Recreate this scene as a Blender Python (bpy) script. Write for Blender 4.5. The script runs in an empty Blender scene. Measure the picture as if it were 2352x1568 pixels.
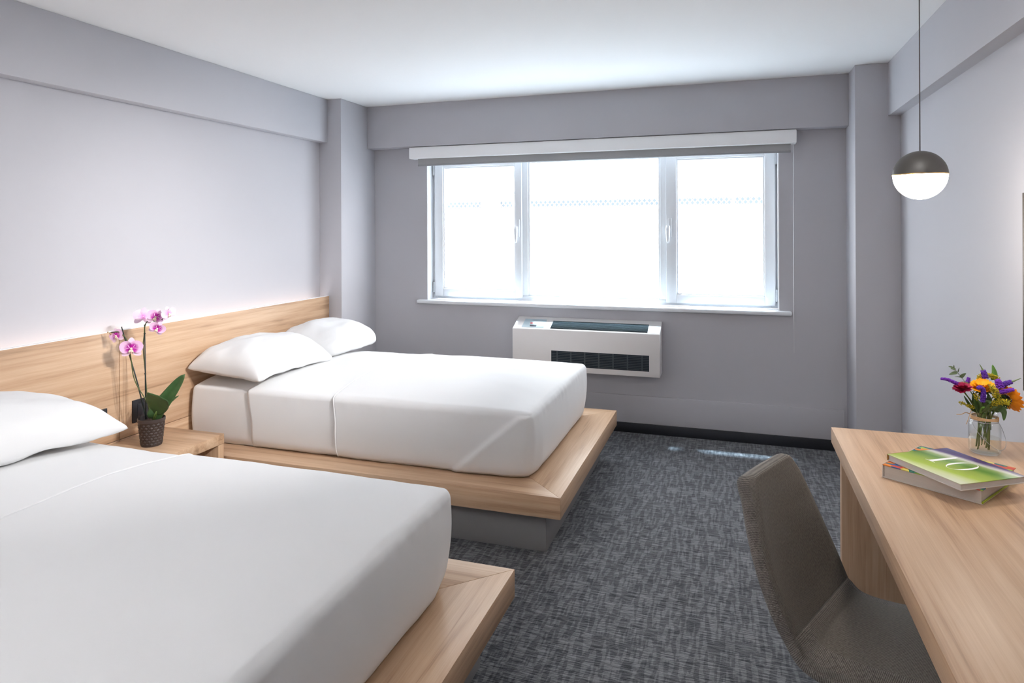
import bpy, bmesh, math, random
from mathutils import Vector, Matrix, noise
random.seed(7)
S = bpy.context.scene
COL = S.collection
PI = math.pi

# ------------------------------------------------------------------ camera
F, YAW, ROLL, CY, CX, HC = 1531.15, .320694, -.004233, 527.07, 1176., 1.5
_fw = Vector((-math.sin(YAW), math.cos(YAW), 0))
_r0 = Vector((math.cos(YAW), math.sin(YAW), 0))
_u0 = Vector((0, 0, 1))
_rt = _r0 * math.cos(ROLL) + _u0 * math.sin(ROLL)
_up = -_r0 * math.sin(ROLL) + _u0 * math.cos(ROLL)
cam = bpy.data.cameras.new('camera')
cam.sensor_width = 36.0
cam.lens = F / 2352 * 36
cam.shift_y = -(784 - CY) / 2352
cam.clip_start = .05
camo = bpy.data.objects.new('camera', cam)
camo.matrix_world = Matrix((( _rt.x, _up.x, -_fw.x, 0), (_rt.y, _up.y, -_fw.y, 0), (_rt.z, _up.z, -_fw.z, HC), (0, 0, 0, 1)))
COL.objects.link(camo)
S.camera = camo

def at(u, v, y):
    """point on the plane Y=y that the photograph shows at pixel (u, v)"""
    d = _fw + _rt * ((u - CX) / F) - _up * ((v - CY) / F)
    return Vector((0, 0, HC)) + d * (y / d.y)
def at_z(u, v, z):
    d = _fw + _rt * ((u - CX) / F) - _up * ((v - CY) / F)
    return Vector((0, 0, HC)) + d * ((z - HC) / d.z)

# ------------------------------------------------------------------ world, sun, exposure
S.view_settings.view_transform = 'Standard'
S.view_settings.look = 'None'
S.view_settings.gamma = 1.0
S.view_settings.use_curve_mapping = False
S.view_settings.exposure = 0.13
S.cycles.transparent_max_bounces = 24
S.cycles.max_bounces = 10
S.cycles.diffuse_bounces = 6
W = bpy.data.worlds.new('sky'); S.world = W
W.use_nodes = True
W.node_tree.nodes['Background'].inputs[0].default_value = (.95, .975, 1.0, 1)
W.node_tree.nodes['Background'].inputs[1].default_value = 8.5
sun = bpy.data.lights.new('sun', 'SUN'); sun.energy = 17.0; sun.angle = math.radians(3.0); sun.color = (.66, .87, 1.0)
suno = bpy.data.objects.new('sun', sun)
suno.rotation_euler = Vector((.10, -.245, -1)).to_track_quat('-Z', 'Y').to_euler()
suno.location = (0, 9, 12); COL.objects.link(suno)
portal = bpy.data.lights.new('window_portal', 'AREA'); portal.shape = 'RECTANGLE'
portal.size = 2.66; portal.size_y = 1.14; portal.cycles.is_portal = True
porto = bpy.data.objects.new('window_portal', portal); porto.location = (-1.04, 5.2, 1.5)
porto.rotation_euler = (-PI / 2, 0, 0); COL.objects.link(porto)
LED_STRENGTH = 4.5
PENDANT_STRENGTH = 62.0
FILL_LAMP_STRENGTH = 13.0
FILL_SPOT_POWER = 235.0
DESK_SPOT_POWER = 34.0
FILL_UPLIGHT_POWER = 500.0

# ------------------------------------------------------------------ materials
MATS = {}
def _new(name):
    m = bpy.data.materials.new(name); m.use_nodes = True
    n = m.node_tree.nodes; l = m.node_tree.links
    return m, n, l, n['Principled BSDF']
def C(r, g=None, b=None):
    if g is None: g = b = r
    return (r, g, b, 1)
def srgb(r, g, b):
    f = lambda c: (c / 255 / 12.92) if c / 255 <= .04045 else ((c / 255 + .055) / 1.055) ** 2.4
    return (f(r), f(g), f(b), 1)
def mat(name, col, rough=.5, metal=0., bump=0., bscale=200., var=0., vscale=6., spec=.5, sheen=0.):
    if name in MATS: return MATS[name]
    m, n, l, p = _new(name)
    p.inputs['Base Color'].default_value = col
    p.inputs['Roughness'].default_value = rough
    p.inputs['Metallic'].default_value = metal
    p.inputs['Specular IOR Level'].default_value = spec
    if sheen: p.inputs['Sheen Weight'].default_value = sheen
    tc = n.new('ShaderNodeTexCoord')
    if var:
        t = n.new('ShaderNodeTexNoise'); t.inputs['Scale'].default_value = vscale; t.inputs['Detail'].default_value = 3
        l.new(tc.outputs['Object'], t.inputs['Vector'])
        mx = n.new('ShaderNodeMix'); mx.data_type = 'RGBA'
        mx.inputs[6].default_value = tuple(c * (1 - var) for c in col[:3]) + (1,)
        mx.inputs[7].default_value = tuple(min(1, c * (1 + var)) for c in col[:3]) + (1,)
        l.new(t.outputs['Fac'], mx.inputs[0]); l.new(mx.outputs[2], p.inputs['Base Color'])
    if bump:
        t = n.new('ShaderNodeTexNoise'); t.inputs['Scale'].default_value = bscale; t.inputs['Detail'].default_value = 2
        l.new(tc.outputs['Object'], t.inputs['Vector'])
        b = n.new('ShaderNodeBump'); b.inputs['Strength'].default_value = bump; b.inputs['Distance'].default_value = .002
        l.new(t.outputs['Fac'], b.inputs['Height']); l.new(b.outputs['Normal'], p.inputs['Normal'])
    MATS[name] = m
    return m
def emis(name, col, strength):
    if name in MATS: return MATS[name]
    m, n, l, p = _new(name)
    p.inputs['Base Color'].default_value = C(.8)
    p.inputs['Emission Color'].default_value = col
    p.inputs['Emission Strength'].default_value = strength
    MATS[name] = m
    return m
def _math(n, l, op, a, b=None, clamp=False):
    x = n.new('ShaderNodeMath'); x.operation = op; x.use_clamp = clamp
    for i, v in enumerate((a, b)):
        if v is None: continue
        if hasattr(v, 'links'): l.new(v, x.inputs[i])
        else: x.inputs[i].default_value = v
    return x.outputs[0]
def wood(axis, tone=.95):
    """light oak laminate, grain along world axis 0 = x, 1 = y, 2 = z"""
    name = 'oak_' + 'xyz'[axis] + ('%d' % (tone * 100))
    if name in MATS: return MATS[name]
    m, n, l, p = _new(name)
    tc = n.new('ShaderNodeTexCoord')
    def nz(lo, hi, sc, det, dist=0., off=0.):
        mp = n.new('ShaderNodeMapping')
        s = [hi] * 3; s[axis] = lo
        mp.inputs['Scale'].default_value = s; mp.inputs['Location'].default_value = (off, off * 1.7, off * .6)
        l.new(tc.outputs['Object'], mp.inputs['Vector'])
        t = n.new('ShaderNodeTexNoise'); t.inputs['Scale'].default_value = sc; t.inputs['Detail'].default_value = det
        t.inputs['Distortion'].default_value = dist
        l.new(mp.outputs['Vector'], t.inputs['Vector'])
        return t.outputs['Fac']
    broad = nz(.45, 5.0, 1.6, 3, .6, 3.)
    streak = nz(.55, 16, 2.6, 5, .5, 7.)
    fine = nz(3.0, 160, 2.2, 3, 0, 1.)
    patch = nz(1.2, 2.0, 1.1, 2, 0, 11.)
    v = _math(n, l, 'MULTIPLY', broad, .42)
    v = _math(n, l, 'ADD', v, _math(n, l, 'MULTIPLY', streak, .34))
    v = _math(n, l, 'ADD', v, _math(n, l, 'MULTIPLY', fine, .14))
    v = _math(n, l, 'ADD', v, _math(n, l, 'MULTIPLY', patch, .10))
    r = n.new('ShaderNodeValToRGB')
    e = r.color_ramp.elements
    k = tone
    e[0].position = .385; e[0].color = (.34 * k, .205 * k, .118 * k, 1)
    e[1].position = .62; e[1].color = (.67 * k, .475 * k, .32 * k, 1)
    x = e.new(.47); x.color = (.53 * k, .34 * k, .21 * k, 1)
    x = e.new(.54); x.color = (.60 * k, .405 * k, .262 * k, 1)
    l.new(v, r.inputs['Fac']); l.new(r.outputs['Color'], p.inputs['Base Color'])
    p.inputs['Roughness'].default_value = .42
    p.inputs['Specular IOR Level'].default_value = .4
    b = n.new('ShaderNodeBump'); b.inputs['Strength'].default_value = .12; b.inputs['Distance'].default_value = .001
    l.new(fine, b.inputs['Height']); l.new(b.outputs['Normal'], p.inputs['Normal'])
    MATS[name] = m
    return m
def carpet():
    m, n, l, p = _new('carpet')
    tc = n.new('ShaderNodeTexCoord')
    def nz(sx, sy, det=2, off=0., rough=.5):
        mp = n.new('ShaderNodeMapping'); mp.inputs['Scale'].default_value = (sx, sy, 1); mp.inputs['Location'].default_value = (off, off * 2.3, 0)
        l.new(tc.outputs['Object'], mp.inputs['Vector'])
        t = n.new('ShaderNodeTexNoise'); t.inputs['Scale'].default_value = 1.; t.inputs['Detail'].default_value = det; t.inputs['Roughness'].default_value = rough
        l.new(mp.outputs['Vector'], t.inputs['Vector'])
        return t.outputs['Fac']
    def step(x, a, b):
        mr = n.new('ShaderNodeMapRange'); mr.interpolation_type = 'SMOOTHSTEP'
        mr.inputs['From Min'].default_value = a; mr.inputs['From Max'].default_value = b
        l.new(x, mr.inputs['Value']); return mr.outputs[0]
    fine_x = step(nz(16, 250, 3, 0), .43, .57)            # short threads along x
    band_y = step(nz(60, 8.5, 1, 4.), .46, .56)          # lighter strips along y
    band_x = step(nz(10, 80, 1, 9.), .48, .58)            # lighter strips along x
    big = nz(8, 10, 3, 14.)
    pile = nz(330, 330, 2, 2.)
    v = _math(n, l, 'MULTIPLY', fine_x, .40)
    v = _math(n, l, 'ADD', v, _math(n, l, 'MULTIPLY', band_y, .24))
    v = _math(n, l, 'ADD', v, _math(n, l, 'MULTIPLY', band_x, .17))
    v = _math(n, l, 'ADD', v, _math(n, l, 'MULTIPLY', big, .16))
    v = _math(n, l, 'ADD', v, _math(n, l, 'MULTIPLY', _math(n, l, 'SUBTRACT', pile, .5), .55))
    r = n.new('ShaderNodeValToRGB'); e = r.color_ramp.elements
    e[0].position = .08; e[0].color = (.020, .023, .029, 1)
    e[1].position = .86; e[1].color = (.225, .23, .243, 1)
    x = e.new(.42); x.color = (.080, .086, .098, 1)
    l.new(v, r.inputs['Fac']); l.new(r.outputs['Color'], p.inputs['Base Color'])
    p.inputs['Roughness'].default_value = .95; p.inputs['Specular IOR Level'].default_value = .15
    p.inputs['Sheen Weight'].default_value = .15
    b = n.new('ShaderNodeBump'); b.inputs['Strength'].default_value = .5; b.inputs['Distance'].default_value = .004
    l.new(v, b.inputs['Height']); l.new(b.outputs['Normal'], p.inputs['Normal'])
    return m
def weave(name, c1, c2, sc, bump=.5):
    """woven upholstery, uses UVs in metres"""
    m, n, l, p = _new(name)
    tc = n.new('ShaderNodeTexCoord')
    def wv(ax, s):
        t = n.new('ShaderNodeTexWave'); t.bands_direction = ax; t.inputs['Scale'].default_value = s
        t.inputs['Distortion'].default_value = 1.2; t.inputs['Detail'].default_value = 1.; t.inputs['Detail Scale'].default_value = .3
        l.new(tc.outputs['UV'], t.inputs['Vector']); return t.outputs['Fac']
    a, b2 = wv('X', sc), wv('Y', sc)
    h = _math(n, l, 'MULTIPLY', a, b2)
    t = n.new('ShaderNodeTexNoise'); t.inputs['Scale'].default_value = sc * 1.3; t.inputs['Detail'].default_value = 2
    l.new(tc.outputs['UV'], t.inputs['Vector'])
    v = _math(n, l, 'ADD', _math(n, l, 'MULTIPLY', h, .7), _math(n, l, 'MULTIPLY', t.outputs['Fac'], .5))
    r = n.new('ShaderNodeValToRGB'); r.color_ramp.elements[0].position = .15; r.color_ramp.elements[1].position = .85
    r.color_ramp.elements[0].color = c1; r.color_ramp.elements[1].color = c2
    l.new(v, r.inputs['Fac']); l.new(r.outputs['Color'], p.inputs['Base Color'])
    p.inputs['Roughness'].default_value = .9; p.inputs['Sheen Weight'].default_value = .15; p.inputs['Specular IOR Level'].default_value = .2
    b = n.new('ShaderNodeBump'); b.inputs['Strength'].default_value = bump; b.inputs['Distance'].default_value = .002
    l.new(h, b.inputs['Height']); l.new(b.outputs['Normal'], p.inputs['Normal'])
    MATS[name] = m
    return m
def thin_glass(name, tint=(1, 1, 1, 1), k=1.0):
    m = bpy.data.materials.new(name); m.use_nodes = True
    n = m.node_tree.nodes; l = m.node_tree.links; n.clear()
    o = n.new('ShaderNodeOutputMaterial'); mx = n.new('ShaderNodeMixShader')
    tr = n.new('ShaderNodeBsdfTransparent'); tr.inputs[0].default_value = tint
    g = n.new('ShaderNodeBsdfGlossy'); g.inputs['Roughness'].default_value = .02
    f = n.new('ShaderNodeLayerWeight'); f.inputs['Blend'].default_value = .5
    g4 = _math(n, l, 'POWER', f.outputs['Facing'], 4.0)
    l.new(_math(n, l, 'ADD', _math(n, l, 'MULTIPLY', g4, .55 * k), .04 * k), mx.inputs[0])
    l.new(tr.outputs[0], mx.inputs[1]); l.new(g.outputs[0], mx.inputs[2]); l.new(mx.outputs[0], o.inputs[0])
    return m
def petal_mat(name, inner, outer, r0, r1, speck=None):
    m, n, l, p = _new(name)
    tc = n.new('ShaderNodeTexCoord')
    ln = n.new('ShaderNodeVectorMath'); ln.operation = 'LENGTH'; l.new(tc.outputs['Object'], ln.inputs[0])
    t = n.new('ShaderNodeTexNoise'); t.inputs['Scale'].default_value = 90; l.new(tc.outputs['Object'], t.inputs['Vector'])
    d = _math(n, l, 'ADD', ln.outputs['Value'], _math(n, l, 'MULTIPLY', _math(n, l, 'SUBTRACT', t.outputs['Fac'], .5), (r1 - r0) * 1.2))
    mr = n.new('ShaderNodeMapRange'); mr.inputs['From Min'].default_value = r0; mr.inputs['From Max'].default_value = r1
    l.new(d, mr.inputs['Value'])
    mx = n.new('ShaderNodeMix'); mx.data_type = 'RGBA'; mx.inputs[6].default_value = inner; mx.inputs[7].default_value = outer
    l.new(mr.outputs[0], mx.inputs[0]); l.new(mx.outputs[2], p.inputs['Base Color'])
    p.inputs['Roughness'].default_value = .55
    MATS[name] = m
    return m

M_WALL = mat('wall_paint', (.488, .480, .512, 1), .7, bump=.06, bscale=260)
M_CEIL = mat('ceiling_paint', C(.88), .8, bump=.04, bscale=200)
M_BLACK = mat('black_rubber', C(.012, .014, .02), .5)
M_PVC = mat('white_pvc', C(.80, .82, .85), .35)
M_SHEET = mat('white_cotton', C(.78, .78, .785), .85, bump=.05, bscale=700, spec=.2)
M_SHEET2 = mat('white_cotton_smooth', C(.79, .79, .795), .8, bump=.05, bscale=500, spec=.2)
M_PLINTH = mat('plinth_paint', C(.25, .245, .25), .6)
M_FASCIA = mat('white_fascia', C(.93, .93, .935), .4)
M_SHADE = mat('grey_shade_fabric', C(.36, .36, .365), .9, bump=.2, bscale=900)
M_UNIT = mat('enamel_white', C(.80, .77, .76), .4)
M_GRILL = mat('grille_dark', C(.012, .018, .026), .8, spec=.2)
M_SLAT = mat('grille_slat', C(.07, .09, .105), .8, spec=.2)
M_PLATE = mat('black_plate', C(.008, .008, .012), .35)
M_METAL = mat('grey_metal', C(.45, .45, .47), .35, metal=1.)
M_HINGE = mat('hinge_grey', C(.55, .57, .6), .4)
M_GLASS = thin_glass('window_glass', (.97, .985, .985, 1), .6)

# ------------------------------------------------------------------ mesh helpers
class MB:
    def __init__(s): s.v, s.f, s.mi, s.uv = [], [], [], None
    def add(s, vs, fs, mi=0):
        o = len(s.v); s.v += [tuple(x) for x in vs]; s.f += [tuple(i + o for i in f) for f in fs]; s.mi += [mi] * len(fs); return s
    def box(s, x0, x1, y0, y1, z0, z1, mi=0):
        return s.add([(x0, y0, z0), (x1, y0, z0), (x1, y1, z0), (x0, y1, z0), (x0, y0, z1), (x1, y0, z1), (x1, y1, z1), (x0, y1, z1)],
                     [(0, 3, 2, 1), (4, 5, 6, 7), (0, 1, 5, 4), (1, 2, 6, 5), (2, 3, 7, 6), (3, 0, 4, 7)], mi)
    def prism(s, poly, z0, z1, mi=0):
        n = len(poly)
        vs = [(x, y, z0) for x, y in poly] + [(x, y, z1) for x, y in poly]
        fs = [tuple(range(n - 1, -1, -1)), tuple(range(n, 2 * n))] + [(i, (i + 1) % n, n + (i + 1) % n, n + i) for i in range(n)]
        return s.add(vs, fs, mi)
    def tube(s, pts, rad, n=8, cap=True, mi=0):
        pts = [Vector(p) for p in pts]
        rs = rad if isinstance(rad, (list, tuple)) else [rad] * len(pts)
        vs, fs = [], []
        t = (pts[1] - pts[0]).normalized()
        a = t.orthogonal().normalized()
        for i, p in enumerate(pts):
            if i == 0: d = pts[1] - p
            elif i == len(pts) - 1: d = p - pts[i - 1]
            else: d = pts[i + 1] - pts[i - 1]
            d.normalize(); a = (a - d * a.dot(d)).normalized(); b = d.cross(a)
            for k in range(n):
                w = 2 * PI * k / n
                vs.append(p + (a * math.cos(w) + b * math.sin(w)) * rs[i])
        for i in range(len(pts) - 1):
            for k in range(n):
                fs.append((i * n + k, i * n + (k + 1) % n, (i + 1) * n + (k + 1) % n, (i + 1) * n + k))
        if cap:
            fs.append(tuple(range(n - 1, -1, -1))); fs.append(tuple((len(pts) - 1) * n + k for k in range(n)))
        return s.add(vs, fs, mi)
    def lathe(s, prof, c=(0, 0, 0), n=32, mi=0, close=True):
        vs, fs = [], []
        m = len(prof)
        for r, z in prof:
            for k in range(n):
                w = 2 * PI * k / n
                vs.append((c[0] + r * math.cos(w), c[1] + r * math.sin(w), c[2] + z))
        for i in range(m - 1):
            for k in range(n):
                fs.append((i * n + k, i * n + (k + 1) % n, (i + 1) * n + (k + 1) % n, (i + 1) * n + k))
        if close:
            if prof[0][0] > 1e-6: fs.append(tuple(range(n - 1, -1, -1)))
            if prof[-1][0] > 1e-6: fs.append(tuple((m - 1) * n + k for k in range(n)))
        return s.add(vs, fs, mi)
    def blob(s, c, r, mi=0, sc=(1, 1, 1)):
        """small octahedral bead"""
        c = Vector(c)
        vs = [c + Vector((r * sc[0], 0, 0)), c - Vector((r * sc[0], 0, 0)), c + Vector((0, r * sc[1], 0)), c - Vector((0, r * sc[1], 0)), c + Vector((0, 0, r * sc[2])), c - Vector((0, 0, r * sc[2]))]
        return s.add(vs, [(0, 2, 4), (2, 1, 4), (1, 3, 4), (3, 0, 4), (2, 0, 5), (1, 2, 5), (3, 1, 5), (0, 3, 5)], mi)
    def grid(s, P, mi=0):
        """P[i][j] points"""
        a, b = len(P), len(P[0])
        return s.add([p for row in P for p in row], [(i * b + j, i * b + j + 1, (i + 1) * b + j + 1, (i + 1) * b + j) for i in range(a - 1) for j in range(b - 1)], mi)
    def build(s, name, mats, parent=None, bevel=0., smooth=False, seg=2, weld=False, loc=None, angle=None):
        me = bpy.data.meshes.new(name); me.from_pydata(s.v, [], s.f)
        if not isinstance(mats, (list, tuple)): mats = [mats]
        for m in mats: me.materials.append(m)
        if any(s.mi):
            me.polygons.foreach_set('material_index', s.mi)
        if s.uv:
            ul = me.uv_layers.new(name='UVMap')
            for lp in me.loops: ul.data[lp.index].uv = s.uv[lp.vertex_index]
        bm = bmesh.new(); bm.from_mesh(me)
        if weld: bmesh.ops.remove_doubles(bm, verts=bm.verts, dist=1e-5)
        bmesh.ops.recalc_face_normals(bm, faces=bm.faces)
        if bevel:
            ed = [e for e in bm.edges if len(e.link_faces) == 2 and e.calc_face_angle(0) > .5]
            bmesh.ops.bevel(bm, geom=ed, offset=bevel, segments=seg, profile=.5, affect='EDGES', clamp_overlap=True)
        if smooth or bevel:
            for f in bm.faces: f.smooth = True
        bm.to_mesh(me); bm.free()
        if (bevel and not smooth) or angle is not None:
            try: me.set_sharp_from_angle(angle=angle if angle is not None else math.radians(35))
            except Exception: pass
        return obj(name, me, parent, loc)
def obj(name, me, parent=None, loc=None):
    o = bpy.data.objects.new(name, me); COL.objects.link(o)
    if parent is not None: o.parent = parent
    if loc is not None: o.location = loc
    return o
def tag(o, label, cat, group=None, kind=None):
    o['label'] = label; o['category'] = cat
    if group: o['group'] = group
    if kind: o['kind'] = kind
    return o
def thing(name, label, cat, loc=(0, 0, 0), group=None, kind=None, rot=None):
    o = bpy.data.objects.new(name, None); COL.objects.link(o); o.location = loc
    if rot: o.rotation_euler = rot
    o.empty_display_size = .05
    return tag(o, label, cat, group, kind)
def box(name, b, m, parent=None, bevel=.002, loc=None):
    return MB().box(*b).build(name, m, parent, bevel, loc=loc)

# ------------------------------------------------------------------ the room
XL, XR, YW, YB, ZC = -3.062, .973, 4.968, -2.4, 2.515
X0c, Ycl = -2.866, 4.459          # left column: side face, front face
X1c, Ycr = .721, 4.615            # right column
ZB = 2.18
WX0, WX1, WZ0, WZ1 = -2.385, .301, .93, 2.09   # window opening
YO = 5.17                          # outer face of the window wall
tag(box('floor', (XL - .15, XR + .15, YB - .15, YO, -.12, 0), carpet(), None, 0), 'dark grey carpet with a woven crosshatch pattern', 'carpet', kind='structure')
tag(box('ceiling', (XL - .15, XR + .15, YB - .15, YO, ZC, ZC + .15), M_CEIL, None, 0), 'plain white painted ceiling', 'ceiling', kind='structure')
tag(box('wall_left', (XL - .15, XL, YB - .15, YO, 0, ZC), M_WALL, None, 0), 'pale grey wall above the wooden headboard', 'wall', kind='structure')
tag(box('wall_right', (XR, XR + .15, YB - .15, YO, 0, ZC), M_WALL, None, 0), 'grey wall beside the desk', 'wall', kind='structure')
tag(box('wall_back', (XL, XR, YB - .15, YB, 0, ZC), M_WALL, None, 0), 'grey wall across the room from the window', 'wall', kind='structure')
m = MB()
m.box(XL, WX0, YW, YO, 0, ZC); m.box(WX1, XR, YW, YO, 0, ZC); m.box(WX0, WX1, YW, YO, 0, WZ0 - .03); m.box(WX0, WX1, YW, YO, WZ1, ZC)
tag(m.build('wall_window', M_WALL), 'grey wall around the wide window', 'wall', kind='structure')
tag(box('trim_1', (XL, X0c, Ycl, YW, 0, ZC), M_WALL, None, .003), 'square grey column in the corner beside the headboard', 'column', kind='structure')
tag(box('trim_2', (X1c, XR, Ycr, YW, 0, ZC), M_WALL, None, .003), 'square grey column in the corner behind the pendant lamp', 'column', kind='structure')
tag(box('trim_3', (XL, -2.987, YB, Ycl, ZB, ZC), M_WALL, None, .003), 'shallow grey ceiling beam along the wall above the beds', 'beam', kind='structure')
seam = 3.30
m = MB(); m.box(.904, XR, YB, seam - .001, ZB + .008, ZC); m.box(.9045, XR, seam + .001, Ycr, ZB + .008, ZC); m.box(.91, XR, seam - .002, seam + .002, ZB + .008, ZC)
tag(m.build('trim_4', M_WALL), 'grey ceiling beam along the wall above the desk', 'beam', kind='structure')
tag(box('trim_5', (X0c, X1c, 4.845, YW, 2.172, ZC), M_WALL, None, .003), 'grey ceiling beam above the window blind', 'beam', kind='structure')
tag(box('trim_6', (X0c, .703, YW - .016, YW, .06, .272), M_WALL, None, .003), 'low grey boxed strip along the wall below the window', 'trim', kind='structure')
tag(box('baseboard_window', (X0c, X1c, YW - .03, YW - .016, 0, .072), M_BLACK, None, .003), 'black rubber baseboard below the window', 'baseboard', kind='structure')
tag(box('baseboard_right', (XR - .012, XR, YB, Ycr, 0, .072), M_BLACK, None, .003), 'black rubber baseboard under the desk', 'baseboard', kind='structure')
tag(box('baseboard_left', (XL, XL + .012, YB, .62, 0, .072), M_BLACK, None, .003), 'black rubber baseboard beyond the headboard', 'baseboard', kind='structure')

# ------------------------------------------------------------------ window
win = thing('window_1', 'wide white three-part window with two opening sashes', 'window', (0, 0, 0), kind='structure')
FY0, FY1 = 5.085, 5.15
def frame_ring(x0, x1, z0, z1, wl, wr, wb, wt, y0, y1):
    m = MB()
    m.box(x0, x0 + wl, y0, y1, z0, z1); m.box(x1 - wr, x1, y0, y1, z0, z1)
    m.box(x0 + wl, x1 - wr, y0, y1, z0, z0 + wb); m.box(x0 + wl, x1 - wr, y0, y1, z1 - wt, z1)
    return m
frame_ring(WX0, WX1, WZ0, WZ1, .045, .045, .04, .045, FY0, FY1).build('window_frame', M_PVC, win, .004)
# lining of the reveal
m = MB(); m.box(WX0, WX0 + .006, YW - .001, FY0, WZ0, WZ1); m.box(WX1 - .006, WX1, YW - .001, FY0, WZ0, WZ1); m.box(WX0, WX1, YW, FY0, WZ1 - .006, WZ1)
m.build('reveal_lining', M_PVC, win)
MX = (-1.612, -1.556), (-.520, -.463)
for a, b in MX:
    box('mullion', (a, b, FY0, FY1, WZ0 + .04, WZ1 - .045), M_PVC, win, .004)
def sash(x0, x1, wl, wr, handle_x, hinge_x):
    y0, y1 = FY0 - .028, FY0 + .03
    z0, z1 = WZ0 + .022, WZ1 - .018
    s = frame_ring(x0, x1, z0, z1, wl, wr, .062, .055, y0, y1).build('sash', M_PVC, win, .004)
    gx0, gx1, gz0, gz1 = x0 + wl, x1 - wr, z0 + .062, z1 - .055
    frame_ring(gx0 - .001, gx1 + .001, gz0 - .001, gz1 + .001, .012, .012, .012, .012, y0 + .012, y1 + .01).build('glazing_bead', M_PVC, s, .002)
    box('pane', (gx0 + .008, gx1 - .008, y0 + .034, y0 + .040, gz0 + .008, gz1 - .008), M_GLASS, s, 0)
    for zz in (z0 + .03, z1 - .12):
        MB().tube([(hinge_x, y0 + .0, zz), (hinge_x, y0 + .0, zz + .085)], .008, 10).build('hinge', M_HINGE, s, smooth=True, angle=.6)
    # handle: plate, cranked lever, lock
    h = box('handle', (handle_x - .010, handle_x + .014, y0 - .012, y0, 1.44, 1.58), M_PVC, s, .003)
    P = []
    lev = MB()
    pts = [(handle_x - .012, 1.525, .014), (handle_x - .013, 1.50, .017), (handle_x - .013, 1.46, .015), (handle_x - .012, 1.41, .010), (handle_x - .012, 1.395, .006)]
    lev.tube([(p[0], y0 - .024, p[1]) for p in pts], [p[2] for p in pts], 12)
    lo = lev.build('lever', M_PVC, s, smooth=True)
    MB().lathe([(0, 0), (.007, 0), (.007, .003), (0, .003)], n=12).build('lock', M_METAL, s, loc=None)
    lk = s.children[-1]; lk.rotation_euler = (PI / 2, 0, 0); lk.location = (handle_x - .012, y0 - .038, 1.515)
sash(WX0 + .028, MX[0][0] + .012, .074, .054, MX[0][0] - .016, WX0 + .020)
sash(MX[1][0] + .045, WX1 - .02, .075, .070, MX[1][1] + .016, WX1 - .012)
cx0, cx1 = MX[0][1], MX[1][0]
frame_ring(cx0, cx1, WZ0 + .04, WZ1 - .045, .014, .014, .014, .014, FY0 + .012, FY0 + .04).build('glazing_bead', M_PVC, win, .002)
box('pane', (cx0 + .006, cx1 - .006, FY0 + .026, FY0 + .032, WZ0 + .046, WZ1 - .05), M_GLASS, win, 0)
box('window_sill', (-2.462, .378, YW - .045, FY0, WZ0 - .03, WZ0), M_PVC, win, .010)
# grey painted apron under the sill edge

# ------------------------------------------------------------------ roller blind
bl = thing('roller_blind', 'roller blind with a white fascia, rolled up above the window', 'blind', (0, 0, 0))
box('fascia', (-2.493, .407, 4.862, 4.962, 2.076, 2.168), M_FASCIA, bl, .006)
box('shade', (-2.43, .372, 4.902, 4.906, 2.022, 2.09), M_SHADE, bl, 0)
MB().tube([(-2.43, 4.904, 2.024), (.372, 4.904, 2.024)], .007, 10).build('bottom_bar', M_SHADE, bl, smooth=True)
m = MB()
for k in range(230):
    m.blob((.388, 4.905, 2.075 - k * .0062), .0026)
m.tube([(.388, 4.905, 2.08), (.388, 4.905, .66)], .0009, 5)
ch = m.build('bead_chain', mat('chain_steel', C(.62), .35, metal=.6), bl); ch['kind'] = 'stuff'; ch['label'] = 'pale bead pull chain'

# ------------------------------------------------------------------ wall air conditioner
ac = thing('air_conditioner', 'white wall-mounted heating and cooling unit below the window', 'air conditioner', (0, 0, 0))
AX0, AX1, AF = -1.594, -.497, 4.798
def ac_y_z(t): return AF + (YW - AF - .012) * t, .753 + (.824 - .753) * t
prof = [(AF, .447), (AF, .753), (YW - .012, .824), (YW, .824), (YW, .447)]
n5 = len(prof)
m = MB().add([(AX0, y, z) for y, z in prof] + [(AX1, y, z) for y, z in prof],
             [tuple(range(n5)), tuple(range(2 * n5 - 1, n5 - 1, -1))] + [(i, n5 + i, n5 + (i + 1) % n5, (i + 1) % n5) for i in range(n5)])
m.build('body', M_UNIT, ac, .004)
def top_patch(name, x0, x1, t0, t1, lift, m_, parent, th=.001):
    (ya, za), (yb, zb) = ac_y_z(t0), ac_y_z(t1)
    nv = Vector((0, -(zb - za), yb - ya)).normalized()
    lo, hi = nv * (lift - th), nv * lift
    v = []
    for o in (lo, hi):
        v += [(x0, ya + o.y, za + o.z), (x1, ya + o.y, za + o.z), (x1, yb + o.y, zb + o.z), (x0, yb + o.y, zb + o.z)]
    return MB().add(v, [(0, 3, 2, 1), (4, 5, 6, 7), (0, 1, 5, 4), (1, 2, 6, 5), (2, 3, 7, 6), (3, 0, 4, 7)]).build(name, m_, parent)
tg = top_patch('top_grille', -1.302, -.585, .10, .72, .0015, M_GRILL, ac)
for k in range(8):
    t = .13 + k * .075
    top_patch('slat', -1.300, -.587, t, t + .030, .005, M_SLAT, tg, .004)
cp = top_patch('control_panel', -1.527, -1.355, .12, .80, .0015, mat('control_panel_grey', C(.40, .49, .54), .4), ac)
top_patch('badge', -1.475, -1.40, .36, .52, .003, mat('badge_white', C(.8), .4), cp)
top_patch('badge_mark', -1.473, -1.452, .40, .49, .0036, mat('badge_red', C(.55, .06, .08), .4), cp)
top_patch('button', -1.466, -1.417, .20, .30, .004, mat('button_dark', C(.03, .04, .06), .4), cp, .003)
lg = box('lower_grille', (-1.290, -.572, AF - .0015, AF + .002, .487, .600), M_GRILL, ac, 0)
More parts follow.
